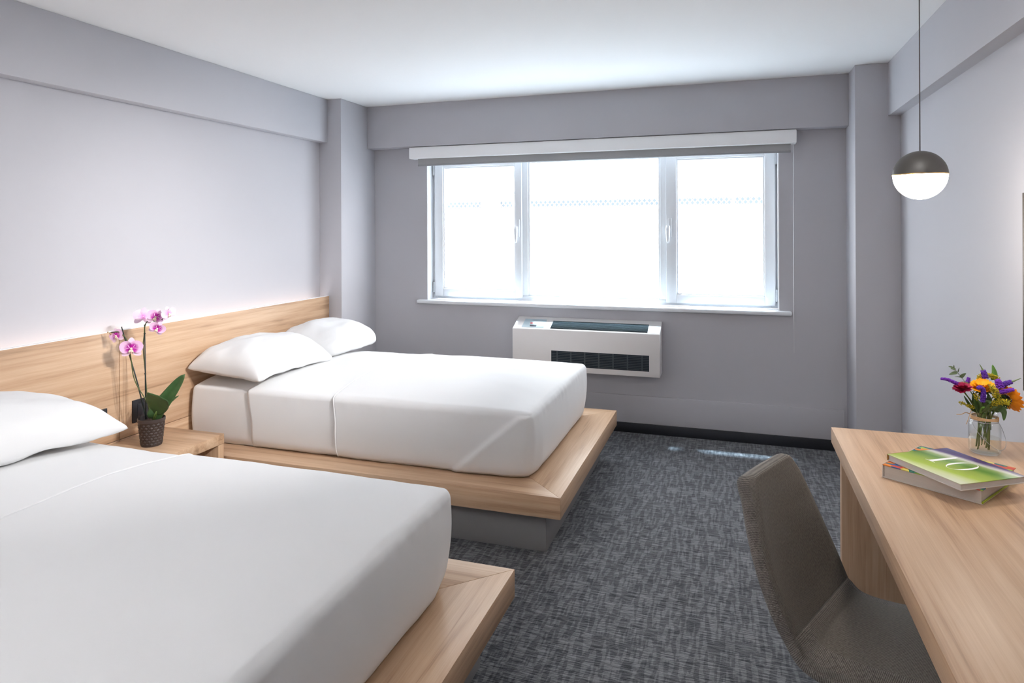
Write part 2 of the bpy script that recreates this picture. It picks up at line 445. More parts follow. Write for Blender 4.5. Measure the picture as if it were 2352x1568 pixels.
for k in range(9):
    z = .494 + k * .0118
    box('slat', (-1.288, -.574, AF - .004, AF - .001, z, z + .004), mat('lower_slat', C(.03, .042, .05), .45), lg, 0)
for k in range(7):
    x = -1.25 + k * .104
    box('divider', (x, x + .010, AF - .003, AF - .001, .489, .598), mat('divider_grey', C(.035, .045, .055), .5), lg, 0)

# ------------------------------------------------------------------ beds
PZ0, PZ1, HBX = .203, .302, -2.972
def platform(y0, y1, label):
    b = thing('bed_frame', label, 'bed frame', (0, 0, 0), 'platform bed frames')
    x1, w, wh = -.737, .30, .30
    xi = HBX
    MB().prism([(xi, y0), (x1, y0), (x1 - w, y0 + w), (xi, y0 + w)], PZ0, PZ1).build('side_rail', wood(0), b, .003)
    MB().prism([(xi, y1 - w), (x1 - w, y1 - w), (x1, y1), (xi, y1)], PZ0, PZ1).build('side_rail', wood(0), b, .003)
    MB().prism([(x1, y0), (x1, y1), (x1 - w, y1 - w), (x1 - w, y0 + w)], PZ0, PZ1).build('foot_rail', wood(1), b, .003)
    MB().box(xi, x1 - w, y0 + w, y1 - w, PZ0, PZ1 - .01).build('deck', wood(0), b)
    MB().box(xi, -.831, y0 + .10, y1 - .10, .001, PZ0).build('plinth', M_PLINTH, b, .002)
    return b
platform(2.886, 4.402, 'low oak platform bed frame on a grey plinth, nearer the window')
platform(.724, 2.236, 'low oak platform bed frame in the foreground')

def lin(a, b, n): return [a + (b - a) * i / n for i in range(n + 1)]
def soft_shell(x0, x1, y0, y1, z0, z1, r, crown, off, seed, head=False, hem=None, fold=False, step=.014):
    """sides, foot and top of a padded box; off = how far it lies outside the mattress; hem(y,z) = x of the head-end edge"""
    X0, X1, Y0, Y1, Z1 = x0, x1 + off, y0 - off, y1 + off, z1 + off
    rr = r + off
    def dens(a, b, ra, rb, st):
        o = []
        if ra: o += lin(a, a + ra, 5)[:-1]
        n = max(2, int((b - rb - a - ra) / st))
        o += lin(a + ra, b - rb, n)
        if rb: o += lin(b - rb, b, 5)[1:]
        return o
    xs = dens(X0, X1, rr if head else 0, rr, step); ys = dens(Y0, Y1, rr, rr, step); zs = dens(z0, Z1, 0, rr, step)
    vid, vs, fs = {}, [], []
    cz = Z1 - rr
    ym, yh = (y0 + y1) / 2, (y1 - y0) / 2
    def shape(x, y, z):
        cxx = min(max(x, X0 + (rr if head else 0)), X1 - rr); cy = min(max(y, Y0 + rr), Y1 - rr); c_z = min(z, cz)
        d = Vector((x - cxx, y - cy, z - c_z))
        nrm = d.normalized() if d.length > 1e-9 else Vector((0, 0, 1))
        p = Vector((cxx, cy, c_z)) + nrm * rr
        return p, nrm
    def deform(p, nrm):
        x, y, z = p
        t = max(0., (z - z0) / (Z1 - z0))
        v = min(1., abs(y - ym) / yh)
        u = min(1., max(0., (x1 - x) / .38))
        q = Vector(p)
        up = max(0., nrm.z)
        # the top swells towards the middle
        q.z += crown * (1 - v ** 2.6) * (1 - (1 - u) ** 2.4) * (t ** 4)
        # low-frequency cloth waves
        w = noise.noise(Vector((x * 3.1 + seed, y * 3.1, z * 4))) * .006 + noise.noise(Vector((x * 9 + seed, y * 9, z * 6))) * .0022
        side = 1 - up
        q += nrm * (w * (.35 + .65 * (1 if up > .9 else .7)))
        # puckers along the top edge of the sides
        e = math.exp(-((z - (Z1 - rr)) / .022) ** 2) * (1 if v > .93 or u < .2 else 0)
        q += nrm * (e * .0035 * noise.noise(Vector((x * 27 + seed, y * 27, 0))))
        # the sides belly out a little and tuck in underneath
        q += Vector((nrm.x, nrm.y, 0)) * (.012 * math.sin(PI * min(1, t * 1.05)) - .016 * max(0, 1 - t / .16) ** 2)
        # wavy lower edge
        if t < .25:
            q.z += (.25 - t) / .25 * .007 * abs(noise.noise(Vector((x * 6 + seed, y * 6, 3))) + .2)
        # the lower corners at the foot are rounder
        for cy_ in (max(0., y - y0), max(0., y1 - y)):
            cx_ = max(0., x1 - x)
            if cx_ < .13 and cy_ < .13:
                kk = 1.4 * (.13 - cx_) * (.13 - cy_) * max(0., 1 - t) ** 1.3
                q.x -= kk; q.y += kk * (1 if y < ym else -1)
        if fold and y < y0 + .05:
            # tucked corner: a diagonal pleat running down and back from the corner
            s = (x - (x1 - .40)) - (z - z0) / (z1 - z0) * .36
            if x > x1 - .62 and z < Z1 - rr * .5:
                k = 1 / (1 + math.exp(max(-60, min(60, -s / .0045))))
                q.y -= .018 * k * math.exp(-max(0, s) / .13)
        return q
    def vert(x, y, z):
        k = (round(x, 5), round(y, 5), round(z, 5))
        if k not in vid:
            p, nrm = shape(x, y, z)
            if hem and x < X0 + .25:
                p.x += (hem(y, z) - X0) * max(0, 1 - (x - X0) / .25)
            q = deform(p, nrm)
            vid[k] = len(vs); vs.append(q)
        return vid[k]
    def face(A, B, fn):
        for i in range(len(A) - 1):
            for j in range(len(B) - 1):
                fs.append((fn(A[i], B[j]), fn(A[i + 1], B[j]), fn(A[i + 1], B[j + 1]), fn(A[i], B[j + 1])))
    face(xs, ys, lambda a, b: vert(a, b, Z1))
    face(xs, zs, lambda a, b: vert(a, Y0, b))
    face(xs, zs, lambda a, b: vert(a, Y1, b))
    face(ys, zs, lambda a, b: vert(X1, a, b))
    if head: face(ys, zs, lambda a, b: vert(X0, a, b))
    edge = [vs[vert(X0, Y0, z)] for z in zs] + [vs[vert(X0, y, Z1)] for y in ys[1:]] + [vs[vert(X0, Y1, z)] for z in zs[::-1][1:]]
    mb = MB().add(vs, fs); mb.edge = [Vector(p) for p in edge]
    return mb
def bed_linen(y0, y1, which, seed):
    zt = .612
    MX0, MX1, R, CR = -2.945, -.925, .018, .048
    z0 = PZ1 + .001
    mb = soft_shell(MX0, MX1, y0, y1, z0, zt, R, CR, 0, seed, head=True)
    mt = mb.build('mattress', M_SHEET, smooth=True)
    tag(mt, 'mattress in a white fitted sheet on the ' + which, 'mattress', 'mattresses on the platform beds')
    ym, yh = (y0 + y1) / 2, (y1 - y0) / 2
    h1 = lambda y, z: -2.515 - .045 * max(0, (z - .45) / .2) + .012 * math.sin(y * 3 + seed)
    sh = soft_shell(-2.50, MX1, y0, y1, z0 + .002, zt, R, CR, .008, seed, hem=h1).build('flat_sheet', M_SHEET2, smooth=True)
    md = sh.modifiers.new('thick', 'SOLIDIFY'); md.thickness = .002; md.offset = -1
    tag(sh, 'white flat sheet folded back below the pillows on the ' + which, 'bed sheet', 'flat sheets on the beds')
    h2 = lambda y, z: -1.995 - .035 * max(0, (z - .5) / .2) + .010 * math.sin(y * 4 + seed * 2)
    cb = soft_shell(-1.98, MX1, y0, y1, z0 + .003, zt, R, CR, .016, seed, hem=h2, fold=True)
    cv = cb.build('coverlet', M_SHEET2, smooth=True)
    MB().tube([p + Vector((.0035, 0, 0)) for p in cb.edge], .0036, 8).build('hem', M_SHEET2, cv, smooth=True)
    md = cv.modifiers.new('thick', 'SOLIDIFY'); md.thickness = .003; md.offset = -1
    tag(cv, 'smooth white coverlet with tucked corners over the ' + which, 'coverlet', 'coverlets on the beds')
bed_linen(3.045, 4.272, 'bed nearer the window', 1.3)
bed_linen(.885, 2.082, 'bed in the foreground', 8.1)

def pillow(label, loc, rot, a, b, T, seed, pinch=.05, cr=.02, ev=3.2, group='white pillows on the beds'):
    """a = half depth (x), b = half width (y)"""
    N = 40
    g = [math.sin(PI / 2 * (2 * i / N - 1)) * .75 + (2 * i / N - 1) * .25 for i in range(N + 1)]
    def P(u, v, s):
        e = ((1 - abs(u) ** 2.8) * (1 - abs(v) ** ev))
        h = T * max(0, e) ** .38
        x = a * u * (1 - pinch * (1 - v * v) * abs(u) ** 3) * (1 - cr * abs(v) ** 6)
        y = b * v * (1 - pinch * .8 * (1 - u * u) * abs(v) ** 3) * (1 - cr * abs(u) ** 6)
        w = noise.noise(Vector((u * 2.2 + seed, v * 2.6, s))) * .013 + noise.noise(Vector((u * 5 + seed, v * 5, s * 3))) * .005
        # folds running in from the corners
        cn = (abs(u) * abs(v)) ** 2
        w += cn * .014 * noise.noise(Vector(((u - v) * 8 + seed, (u + v) * 2, s)))
        k = min(1, e * 6)
        z = h * (1.0 if s > 0 else -.50) + w * k
        z += .012 * noise.noise(Vector((u * 1.5 + seed, v * 1.5, 7))) + .020 * (abs(u) ** 4 * abs(v) ** 4) * (1 if seed > 2 else .4)
        z -= .034 * abs(v) ** 3 + .016 * abs(u) ** 3
        if s < 0: z = max(z, -.056)
        return (x, y, z)
    m = MB()
    m.grid([[P(u, v, 1) for v in g] for u in g]); m.grid([[P(u, v, -1) for v in g] for u in g])
    o = m.build('pillow', M_SHEET, smooth=True, weld=True)
    o.location = loc; o.rotation_euler = rot
    return tag(o, label, 'pillow', group)
pillow('plump white pillow beside the orchid, nearer of the two on the window-side bed', (-2.690, 3.350, .742), (0, .07, -.03), .250, .340, .125, 1., .06, .0)
pillow('plump white pillow nearest the window, partly behind another pillow', (-2.700, 4.045, .742), (0, .07, .02), .245, .318, .125, 3., .02, .12)
pillow('white pillow on the bed in the foreground', (-2.662, 1.748, .740), (0, .06, -.08), .262, .385, .128, 5., .06, .0, 1.7)

# ------------------------------------------------------------------ headboard with its light strip
hb = thing('headboard', 'long oak wall headboard behind both beds with a light strip behind its top edge', 'headboard', (-3.0, 2.5, 0))
hb.location = (0, 0, 0)
HT, HS = .992, .437
HX0 = -3.000
Yend, Yl = Ycl - .004, .62
for (a, b, za, zb) in ((Yl, 2.5925, HS + .0015, HT), (2.5955, Yend, HS + .0015, HT), (Yl, 2.5925, .02, HS - .0015), (2.5955, Yend, .02, HS - .0015)):
    box('panel', (HX0, HBX - .003, a, b, za, zb), wood(1), hb, .0015)
box('top_edge', (HX0 + .0005, HBX - .0035, Yl, Yend, HT, HT + .003), M_FASCIA, hb, 0)
box('backing', (XL + .001, HX0 - .0005, Yl + .01, Yend - .01, .02, .90), mat('backing_board', C(.08), .8), hb, 0)
box('light_strip', (XL + .008, HX0 - .008, Yl + .03, Yend - .06, .902, .925), emis('led_strip', (1.0, .93, .88, 1), LED_STRENGTH), hb, 0)

# nightstand
ns = thing('nightstand', 'small oak nightstand between the beds, holding the orchid', 'nightstand', (0, 0, 0))
NX0, NX1, NY0, NY1, NT = HBX, -2.558, 2.262, 2.862, .430
box('top', (NX0, NX1, NY0, NY1, NT - .052, NT), wood(0), ns, .002)
box('side_panel', (NX0, NX1 - .001, NY1 - .042, NY1 - .001, .001, NT - .0525), wood(2), ns, .002)
box('side_panel', (NX0, NX1 - .001, NY0 + .001, NY0 + .042, .001, NT - .0525), wood(2), ns, .002)
box('shelf', (NX0, NX1 - .02, NY0 + .0425, NY1 - .0425, .12, .145), wood(0), ns, .002)

def outlet(label, y0, y1, z0, z1):
    o = thing('power_outlet', label, 'outlet', (0, 0, 0), 'black outlet plates on the headboard')
    box('plate', (HBX - .003, HBX + .006, y0, y1, z0, z1), M_PLATE, o, .002)
    box('insert', (HBX + .0055, HBX + .008, y0 + .028, y1 - .028, z0 + .022, z1 - .022), mat('black_insert', C(.016, .016, .022), .25), o, .001)
outlet('square black outlet plate behind the orchid pot', 2.667, 2.783, .500, .618)
outlet('black outlet plate mostly hidden behind the pillow in the foreground', 2.40, 2.518, .500, .618)

# ------------------------------------------------------------------ potted orchid
def petal_mesh(name, L, Wd, m_, tip=.7, cup=.2, n=8, k=5, base=0., rnd=.75):
    P = []
    for i in range(n):
        t = i / (n - 1)
        w = Wd * (math.sin(PI * min(1, (t * .985) ** tip)) ** rnd if t > 0 else 0.) + 1e-4
        row = []
        for j in range(k):
            s = 2 * j / (k - 1) - 1
            row.append((s * w, base + L * t, cup * L * (t * t * .6 - .0) + .35 * w * s * s * (1 - t)))
        P.append(row)
    mb = MB().grid(P)
    me_o = mb.build(name, m_, smooth=True)
    me = me_o.data
    bpy.data.objects.remove(me_o)
    return me
def orient(d, up=Vector((0, 0, 1))):
    """rotation taking local +Z to d with local +Y near up"""
    z = Vector(d).normalized(); x = up.cross(z)
    if x.length < 1e-4: x = Vector((1, 0, 0))
    x.normalize(); y = z.cross(x)
    return Matrix((x, y, z)).transposed().to_4x4()
M_ORCH = petal_mat('orchid_petal', srgb(176, 4, 150), srgb(240, 196, 230), .016, .028)
M_ORCHP = petal_mat('orchid_petal_pale', srgb(232, 140, 215), srgb(247, 216, 236), .004, .022)
M_LIP = mat('orchid_lip', srgb(250, 226, 205), .5, var=.15, vscale=160)
M_STAKE = mat('orchid_stake', C(.014, .022, .02), .5)
M_STEM = mat('orchid_stem', srgb(70, 82, 38), .5, var=.3, vscale=60)
M_BARK = mat('potting_bark', srgb(70, 52, 44), .9, bump=.8, bscale=90, var=.4, vscale=80)
M_POT = mat('brown_pot', srgb(58, 48, 46), .45, var=.15, vscale=40)
def leaf_mat():
    m, n, l, p = _new('orchid_leaf')
    tc = n.new('ShaderNodeTexCoord')
    t = n.new('ShaderNodeTexNoise'); t.inputs['Scale'].default_value = 25; l.new(tc.outputs['Object'], t.inputs['Vector'])
    r = n.new('ShaderNodeValToRGB'); r.color_ramp.elements[0].color = srgb(38, 66, 34); r.color_ramp.elements[1].color = srgb(78, 112, 66)
    l.new(t.outputs['Fac'], r.inputs['Fac']); l.new(r.outputs['Color'], p.inputs['Base Color']); p.inputs['Roughness'].default_value = .38
    return m
M_LEAF = leaf_mat()
OC = Vector((-2.772, 2.600, NT))
orc = thing('potted_orchid', 'pink moth orchid with two flower stems in a dark brown pot on the nightstand', 'orchid', OC)
def rel(p): return Vector(p) - OC
# pot: faceted scales in relief
pr = [(.047, .001), (.049, .006), (.060, .118), (.063, .121), (.0635, .136), (.061, .137), (.058, .118), (.056, .112)]
pm = MB().lathe(pr, n=40, close=False)
pm.lathe([(0, .001), (.047, .001)], n=40, close=False)
pot = pm.build('pot', M_POT, orc, smooth=True, weld=True, angle=.7)
sc_me = None
for rrow in range(8):
    zc_ = .014 + rrow * .0135
    rad = .0488 + (zc_ - .006) / .112 * .0112
    for k in range(16):
        w = 2 * PI * (k + .5 * (rrow % 2)) / 16
        if sc_me is None:
            s_o = MB().add([(0, -.009, 0), (0, .009, 0), (0, 0, .0085), (0, 0, -.0085), (.0024, 0, 0)], [(0, 4, 2), (2, 4, 1), (1, 4, 3), (3, 4, 0), (0, 2, 1, 3)]).build('scale', M_POT, pot)
            sc_me = s_o.data
        else:
            s_o = obj('scale', sc_me, pot)
        s_o.location = (rad * math.cos(w), rad * math.sin(w), zc_); s_o.rotation_euler = (0, 0, w)
MB().lathe([(0, .119), (.030, .121), (.056, .116), (.0555, .110), (0, .108)], n=24).build('soil', M_BARK, orc, smooth=True)
def px(u, v, y): return rel(at(u, v, y))
MB().tube([px(336, 962, 2.585), px(316, 880, 2.56), px(279, 750, 2.525)], [.0034, .0034, .0026], 8).build('stake', M_STAKE, orc, smooth=True)
MB().tube([px(335, 962, 2.60), px(334, 860, 2.60), px(332, 745, 2.60)], [.0034, .0034, .0026], 8).build('stake', M_STAKE, orc, smooth=True)
def spline(pts, n=8):
    pts = [Vector(p) for p in pts]; o = []
    P = [pts[0] * 2 - pts[1]] + pts + [pts[-1] * 2 - pts[-2]]
    for i in range(1, len(P) - 2):
        for k in range(n):
            t = k / n; a, b, c, d = P[i - 1], P[i], P[i + 1], P[i + 2]
            o.append(.5 * ((2 * b) + (c - a) * t + (2 * a - 5 * b + 4 * c - d) * t * t + (3 * b - a - 3 * c + d) * t ** 3))
    o.append(pts[-1]); return o
MB().tube(spline([px(352, 962, 2.60), px(337, 922, 2.57), px(316, 887, 2.55), px(306, 860, 2.545), px(300, 818, 2.535), px(292, 785, 2.53), px(284, 770, 2.52), px(272, 762, 2.50), px(252, 764, 2.49)]), .0024, 8).build('flower_stem', M_STEM, orc, smooth=True)
MB().tube(spline([px(345, 962, 2.605), px(338, 908, 2.61), px(334, 860, 2.61), px(329, 800, 2.605), px(331, 770, 2.60), px(334, 745, 2.59), px(344, 735, 2.58), px(362, 738, 2.575), px(384, 726, 2.57)]), .0024, 8).build('flower_stem', M_STEM, orc, smooth=True)
for (u, v, y) in ((333.4, 858, 2.60), (332.3, 766, 2.60), (317, 884, 2.561)):
    MB().lathe([(.0030, -.002), (.0052, -.0018), (.0052, .0018), (.0030, .002)], n=10, close=False).build('stem_clip', M_STAKE, orc, smooth=True, loc=px(u, v, y))
for (u, v, r) in ((254, 766, .006), (248, 763, .004)):
    MB().lathe([(0, -1.2 * r), (r * .7, -.6 * r), (r, 0), (r * .7, .7 * r), (0, 1.3 * r)], n=10).build('bud', mat('bud', srgb(176, 150, 110), .6), orc, smooth=True, loc=px(u, v, 2.49))
def blossom(u, v, y, R, d, roll=0., pale=False):
    c = px(u, v, y)
    pm_ = M_ORCHP if pale else M_ORCH
    f = MB()
    f.lathe([(0, .012), (.004, .010), (.005, .004), (.002, 0)], n=8)
    for a in (-.6, 0, .6):
        f.tube([(0, -.003, .004), (math.sin(a) * .010, -.010, .010), (math.sin(a) * .013, -.018, .006)], [.003, .004, .0015], 6)
    fo = f.build('blossom', M_LIP, orc, smooth=True)
    fo.matrix_local = Matrix.Translation(c) @ orient(d) @ Matrix.Rotation(roll, 4, 'Z') @ Matrix.Scale(R / .038, 4)
    key = 'pale' if pale else 'std'
    if key not in blossom.me:
        blossom.me[key] = (petal_mesh('petal', .044, .025, pm_, .85, .10, 10, 7, rnd=.50), petal_mesh('petal', .043, .0135, M_ORCHP, .95, -.10, 9, 5, rnd=.5))
    wide, sep = blossom.me[key]
    for me, ang in ((sep, 0), (sep, 2.25), (sep, -2.25), (wide, 1.22), (wide, -1.22)):
        p_ = obj('petal', me, fo); p_.rotation_euler = (0, 0, ang)
        p_.location = (0, 0, .001 if me is wide else 0)
blossom.me = {}
cd = lambda x, z=.1: Vector((x, -1, z))
blossom(302, 800, 2.520, .047, (.75, -1, .0), .0)
blossom(268, 771, 2.500, .034, (.15, -1, .05), .35)
blossom(329, 727, 2.590, .042, (-.9, .6, .1), .1, True)
blossom(358, 728, 2.560, .038, (.7, -1, .1), -.35)
blossom(361, 754, 2.550, .034, (.9, -1, -.35), -.5)
blossom(387, 720, 2.575, .034, (1.0, -.25, -.15), .3, True)
def leaf(name, pts, wd, m_, parent, fold=.25, n=14, tip=.55, updir=Vector((0, 0, 1)), blunt=False):
    c = spline(pts, max(2, n // (len(pts) - 1)))
    N = len(c); P = []
    for i, p in enumerate(c):
        t = i / (N - 1)
        d = (c[min(N - 1, i + 1)] - c[max(0, i - 1)]).normalized()
        s = d.cross(updir); s = s.normalized() if s.length > 1e-5 else Vector((1, 0, 0))
        nn = s.cross(d)
        w = wd * max(.02, math.sin(PI * min(1, (t * .94 + .03) ** tip)) ** .7) * (1 if t < .98 else .2)
        if blunt: w = wd * (.22 + .78 * math.sin(PI / 2 * min(1, t * 1.25)) ** 1.2) * (1 - .15 * max(0, t - .8) / .2)
        P.append([p + s * (w * q) + nn * (abs(q) * w * fold) for q in (-1, -.75, -.5, -.25, 0, .25, .5, .75, 1)])
    o = MB().grid(P).build(name, m_, parent, smooth=True)
    md = o.modifiers.new('thick', 'SOLIDIFY'); md.thickness = .0012
    return o
leaf('leaf', [px(352, 962, 2.60), px(360, 945, 2.60), px(385, 912, 2.615), px(410, 878, 2.63), px(425, 859, 2.635)], .038, M_LEAF, orc, .22, updir=Vector((.75, -.9, .55)))
leaf('leaf', [px(359, 950, 2.588), px(361, 940, 2.572), px(363, 924, 2.55), px(364, 908, 2.52)], .060, M_LEAF, orc, .10, updir=Vector((.5, -1, .15)), blunt=True)
leaf('leaf', [px(354, 960, 2.61), px(372, 940, 2.63), px(395, 920, 2.66), px(411, 908, 2.68)], .013, M_LEAF, orc, .3, updir=Vector((.3, -.5, 1)))

MB().tube([px(352, 966, 2.60), px(356, 955, 2.595), px(361, 943, 2.58)], [.007, .0065, .005], 10).build('leaf_base', mat('leaf_base_green', srgb(104, 132, 62), .5), orc, smooth=True)

# ------------------------------------------------------------------ desk
dk = thing('desk', 'oak desk with thick slab top along the wall, holding books and flowers', 'desk', (0, 0, 0))
DZ = .750
box('desktop', (.347, XR - .003, .85, 2.768, DZ - .058, DZ), wood(1), dk, .002)
box('leg_panel', (.374, XR - .015, 2.702, 2.748, .001, DZ - .0585), wood(2), dk, .002)
box('leg_panel', (.374, XR - .015, .87, .916, .001, DZ - .0585), wood(2), dk, .002)
box('back_panel', (XR - .034, XR - .016, .9165, 2.7015, .35, DZ - .0585), wood(1), dk, .001)

# ------------------------------------------------------------------ chair
M_WV = weave('chair_weave', (.052, .044, .037, 1), (.265, .232, .198, 1), 115, .35)
M_WV2 = weave('chair_weave_coarse', (.04, .034, .03, 1), (.30, .265, .23, 1), 78, .7)
CFX = math.atan2(-.425, .905)
chair = thing('desk_chair', 'grey-brown woven upholstered chair pulled up to the desk', 'chair', (.217, 1.997, 0), rot=(0, 0, CFX))
def shell(name, stations, th, closed_tip):
    """stations: (f, z, half width, edge lift); front surface then side band and back"""
    S_ = []
    st = [Vector((a, 0, b)) for a, b, *_ in stations]
    nst = 84
    # resample with a spline
    pos = spline(st, nst // (len(st) - 1))
    wid = [p.x for p in spline([Vector((w, l, 0)) for _, _, w, l in stations], nst // (len(st) - 1))]
    lft = [p.y for p in spline([Vector((w, l, 0)) for _, _, w, l in stations], nst // (len(st) - 1))]
    N = len(pos)
    mb = MB(); uv = []; rings = []
    sacc = 0.
    nf, nb = 17, 9
    for i, p in enumerate(pos):
        d = (pos[min(N - 1, i + 1)] - pos[max(0, i - 1)]).normalized()
        nrm = Vector((d.z, 0, -d.x))         # towards the sitter
        if i: sacc += (p - pos[i - 1]).length
        w, lf = wid[i], lft[i]
        ff = closed_tip(i / (N - 1)); tt = th * ff; sh_ = nrm * (-th * .5 * (1 - ff))
        ring = []
        def front(t):
            pl = -(1 - abs(t)) ** .0 * 0
            edge = max(0, (abs(t) - .86) / .14)
            return p + sh_ + Vector((0, w * t, 0)) + nrm * (lf * t * t - tt * .22 * edge ** 2)
        for j in range(nf):
            t = 2 * j / (nf - 1) - 1
            ring.append((front(t), (sacc, w * t), 0))
        for j in range(1, 5):
            a = j / 5
            q = p + sh_ + Vector((0, w * (1 + .030 * math.sin(PI * a)), 0)) + nrm * (lf - tt * (.22 + .70 * a))
            ring.append((q, (sacc, w + tt * a), 1))
        for j in range(nb):
            t = 1 - 2 * j / (nb - 1)
            q = p + sh_ + Vector((0, w * .97 * t, 0)) + nrm * (lf * t * t - tt * (1.0 - .06 * t * t))
            ring.append((q, (sacc, w * t + .5), 0 if 0 < j < nb - 1 else 1))
        for j in range(1, 5):
            a = 1 - j / 5
            q = p + sh_ + Vector((0, -w * (1 + .030 * math.sin(PI * a)), 0)) + nrm * (lf - tt * (.22 + .70 * a))
            ring.append((q, (sacc, -w - tt * a), 1))
        rings.append(ring)
    K = len(rings[0])
    for r in rings:
        for q, u_, _ in r: mb.v.append(tuple(q)); uv.append(u_)
    for i in range(N - 1):
        for k in range(K):
            k2 = (k + 1) % K
            mb.f.append((i * K + k, i * K + k2, (i + 1) * K + k2, (i + 1) * K + k))
            mb.mi.append(1 if (rings[i][k][2] or rings[i][k2][2]) else 0)
    for i in (0, N - 1):
        cen = sum((r[0] for r in rings[i]), Vector()) / K
        mb.v.append(tuple(cen)); uv.append(rings[i][0][1]); ci = len(mb.v) - 1
        for k in range(K):
            mb.f.append((i * K + k, i * K + (k + 1) % K, ci)); mb.mi.append(1)
    mb.uv = uv
    return mb.build(name, [M_WV, M_WV2], chair, smooth=True)
tipf = lambda a: lambda t: max(a, math.sqrt(max(0, 1 - (max(0, t - .90) / .10) ** 2)))
shell('backrest', [(.004, .450, .204, .030), (-.036, .505, .212, .040), (-.074, .59, .208, .040), (-.098, .68, .192, .030), (-.113, .76, .168, .018), (-.119, .790, .158, .010), (-.123, .810, .146, .005), (-.126, .824, .124, .002)], .052, tipf(.12))
shell('seat', [(.002, .456, .205, .030), (.050, .424, .214, .034), (.14, .412, .222, .024), (.26, .420, .224, .012), (.36, .420, .214, .004), (.405, .405, .198, .0), (.420, .385, .18, .0)], .055, tipf(.2))
M_LEG = mat('chair_leg_metal', C(.10, .095, .09), .4, metal=.8)
for sx, sy in ((.09, .13), (.09, -.13), (.31, .13), (.31, -.13)):
    ox = -.05 if sx < .2 else .05
    MB().tube([(sx, sy, .372), (sx + ox, sy * 1.35, .001)], [.013, .009], 12).build('leg', M_LEG, chair, smooth=True, angle=.8)
MB().box(.07, .33, -.15, .15, .345, .366).build('seat_mount', M_LEG, chair, .004)

# ------------------------------------------------------------------ books
def ramp_mat(name, stops, axis, lo, hi, nscale, namp, rough=.3):
    m, n, l, p = _new(name)
    tc = n.new('ShaderNodeTexCoord'); sp = n.new('ShaderNodeSeparateXYZ'); l.new(tc.outputs['Object'], sp.inputs[0])
    t = n.new('ShaderNodeTexNoise'); t.inputs['Scale'].default_value = nscale; t.inputs['Detail'].default_value = 2
    mp = n.new('ShaderNodeMapping'); mp.inputs['Scale'].default_value = (.5, 2.5, 1); l.new(tc.outputs['Object'], mp.inputs[0]); l.new(mp.outputs[0], t.inputs['Vector'])
    v = _math(n, l, 'ADD', sp.outputs[axis], _math(n, l, 'MULTIPLY', _math(n, l, 'SUBTRACT', t.outputs['Fac'], .5), namp))
    v = _math(n, l, 'ADD', v, _math(n, l, 'MULTIPLY', sp.outputs[0], -.22))
    mr = n.new('ShaderNodeMapRange'); mr.inputs['From Min'].default_value = lo; mr.inputs['From Max'].default_value = hi; l.new(v, mr.inputs['Value'])
    r = n.new('ShaderNodeValToRGB'); e = r.color_ramp.elements
    e[0].position, e[0].color = stops[0]; e[1].position, e[1].color = stops[-1]
    for q, c in stops[1:-1]:
        x = e.new(q); x.color = c
    l.new(mr.outputs[0], r.inputs['Fac']); l.new(r.outputs['Color'], p.inputs['Base Color']); p.inputs['Roughness'].default_value = rough
    return m
M_COVER = ramp_mat('green_cover', [(0, srgb(206, 212, 184)), (.12, srgb(196, 206, 150)), (.22, srgb(160, 182, 62)), (.40, srgb(138, 160, 52)), (.58, srgb(78, 128, 40)), (.68, srgb(136, 158, 92)), (.75, srgb(200, 200, 190)), (.83, srgb(76, 52, 112)), (.93, srgb(52, 34, 86)), (1, srgb(84, 80, 126))], 1, -.122, .130, 14, .03)
def patch_mat():
    m, n, l, p = _new('painted_cover')
    tc = n.new('ShaderNodeTexCoord'); mp = n.new('ShaderNodeMapping'); mp.inputs['Scale'].default_value = (22, 40, 1); mp.inputs['Rotation'].default_value = (0, 0, .5)
    l.new(tc.outputs['Object'], mp.inputs[0])
    t = n.new('ShaderNodeTexVoronoi'); t.inputs['Scale'].default_value = 1.6; l.new(mp.outputs[0], t.inputs['Vector'])
    sp = n.new('ShaderNodeSeparateColor'); l.new(t.outputs['Color'], sp.inputs[0])
    r = n.new('ShaderNodeValToRGB'); r.color_ramp.interpolation = 'CONSTANT'; e = r.color_ramp.elements
    e[0].position = 0; e[0].color = srgb(196, 62, 40); e[1].position = .86; e[1].color = srgb(214, 200, 96)
    for q, c in ((.16, srgb(52, 84, 140)), (.32, srgb(40, 120, 104)), (.46, srgb(222, 130, 44)), (.60, srgb(150, 180, 70)), (.74, srgb(36, 96, 108))):
        x = e.new(q); x.color = c
    l.new(sp.outputs[0], r.inputs['Fac']); l.new(r.outputs['Color'], p.inputs['Base Color']); p.inputs['Roughness'].default_value = .35
    return m
M_PATCH = patch_mat()
def pages_mat(name, c):
    m, n, l, p = _new(name)
    tc = n.new('ShaderNodeTexCoord'); mp = n.new('ShaderNodeMapping'); mp.inputs['Scale'].default_value = (3, 3, 900); l.new(tc.outputs['Object'], mp.inputs[0])
    t = n.new('ShaderNodeTexNoise'); t.inputs['Scale'].default_value = 1; l.new(mp.outputs[0], t.inputs['Vector'])
    mx = n.new('ShaderNodeMix'); mx.data_type = 'RGBA'; mx.inputs[6].default_value = tuple(q * .8 for q in c[:3]) + (1,); mx.inputs[7].default_value = c
    l.new(t.outputs['Fac'], mx.inputs[0]); l.new(mx.outputs[2], p.inputs['Base Color']); p.inputs['Roughness'].default_value = .8
    return m
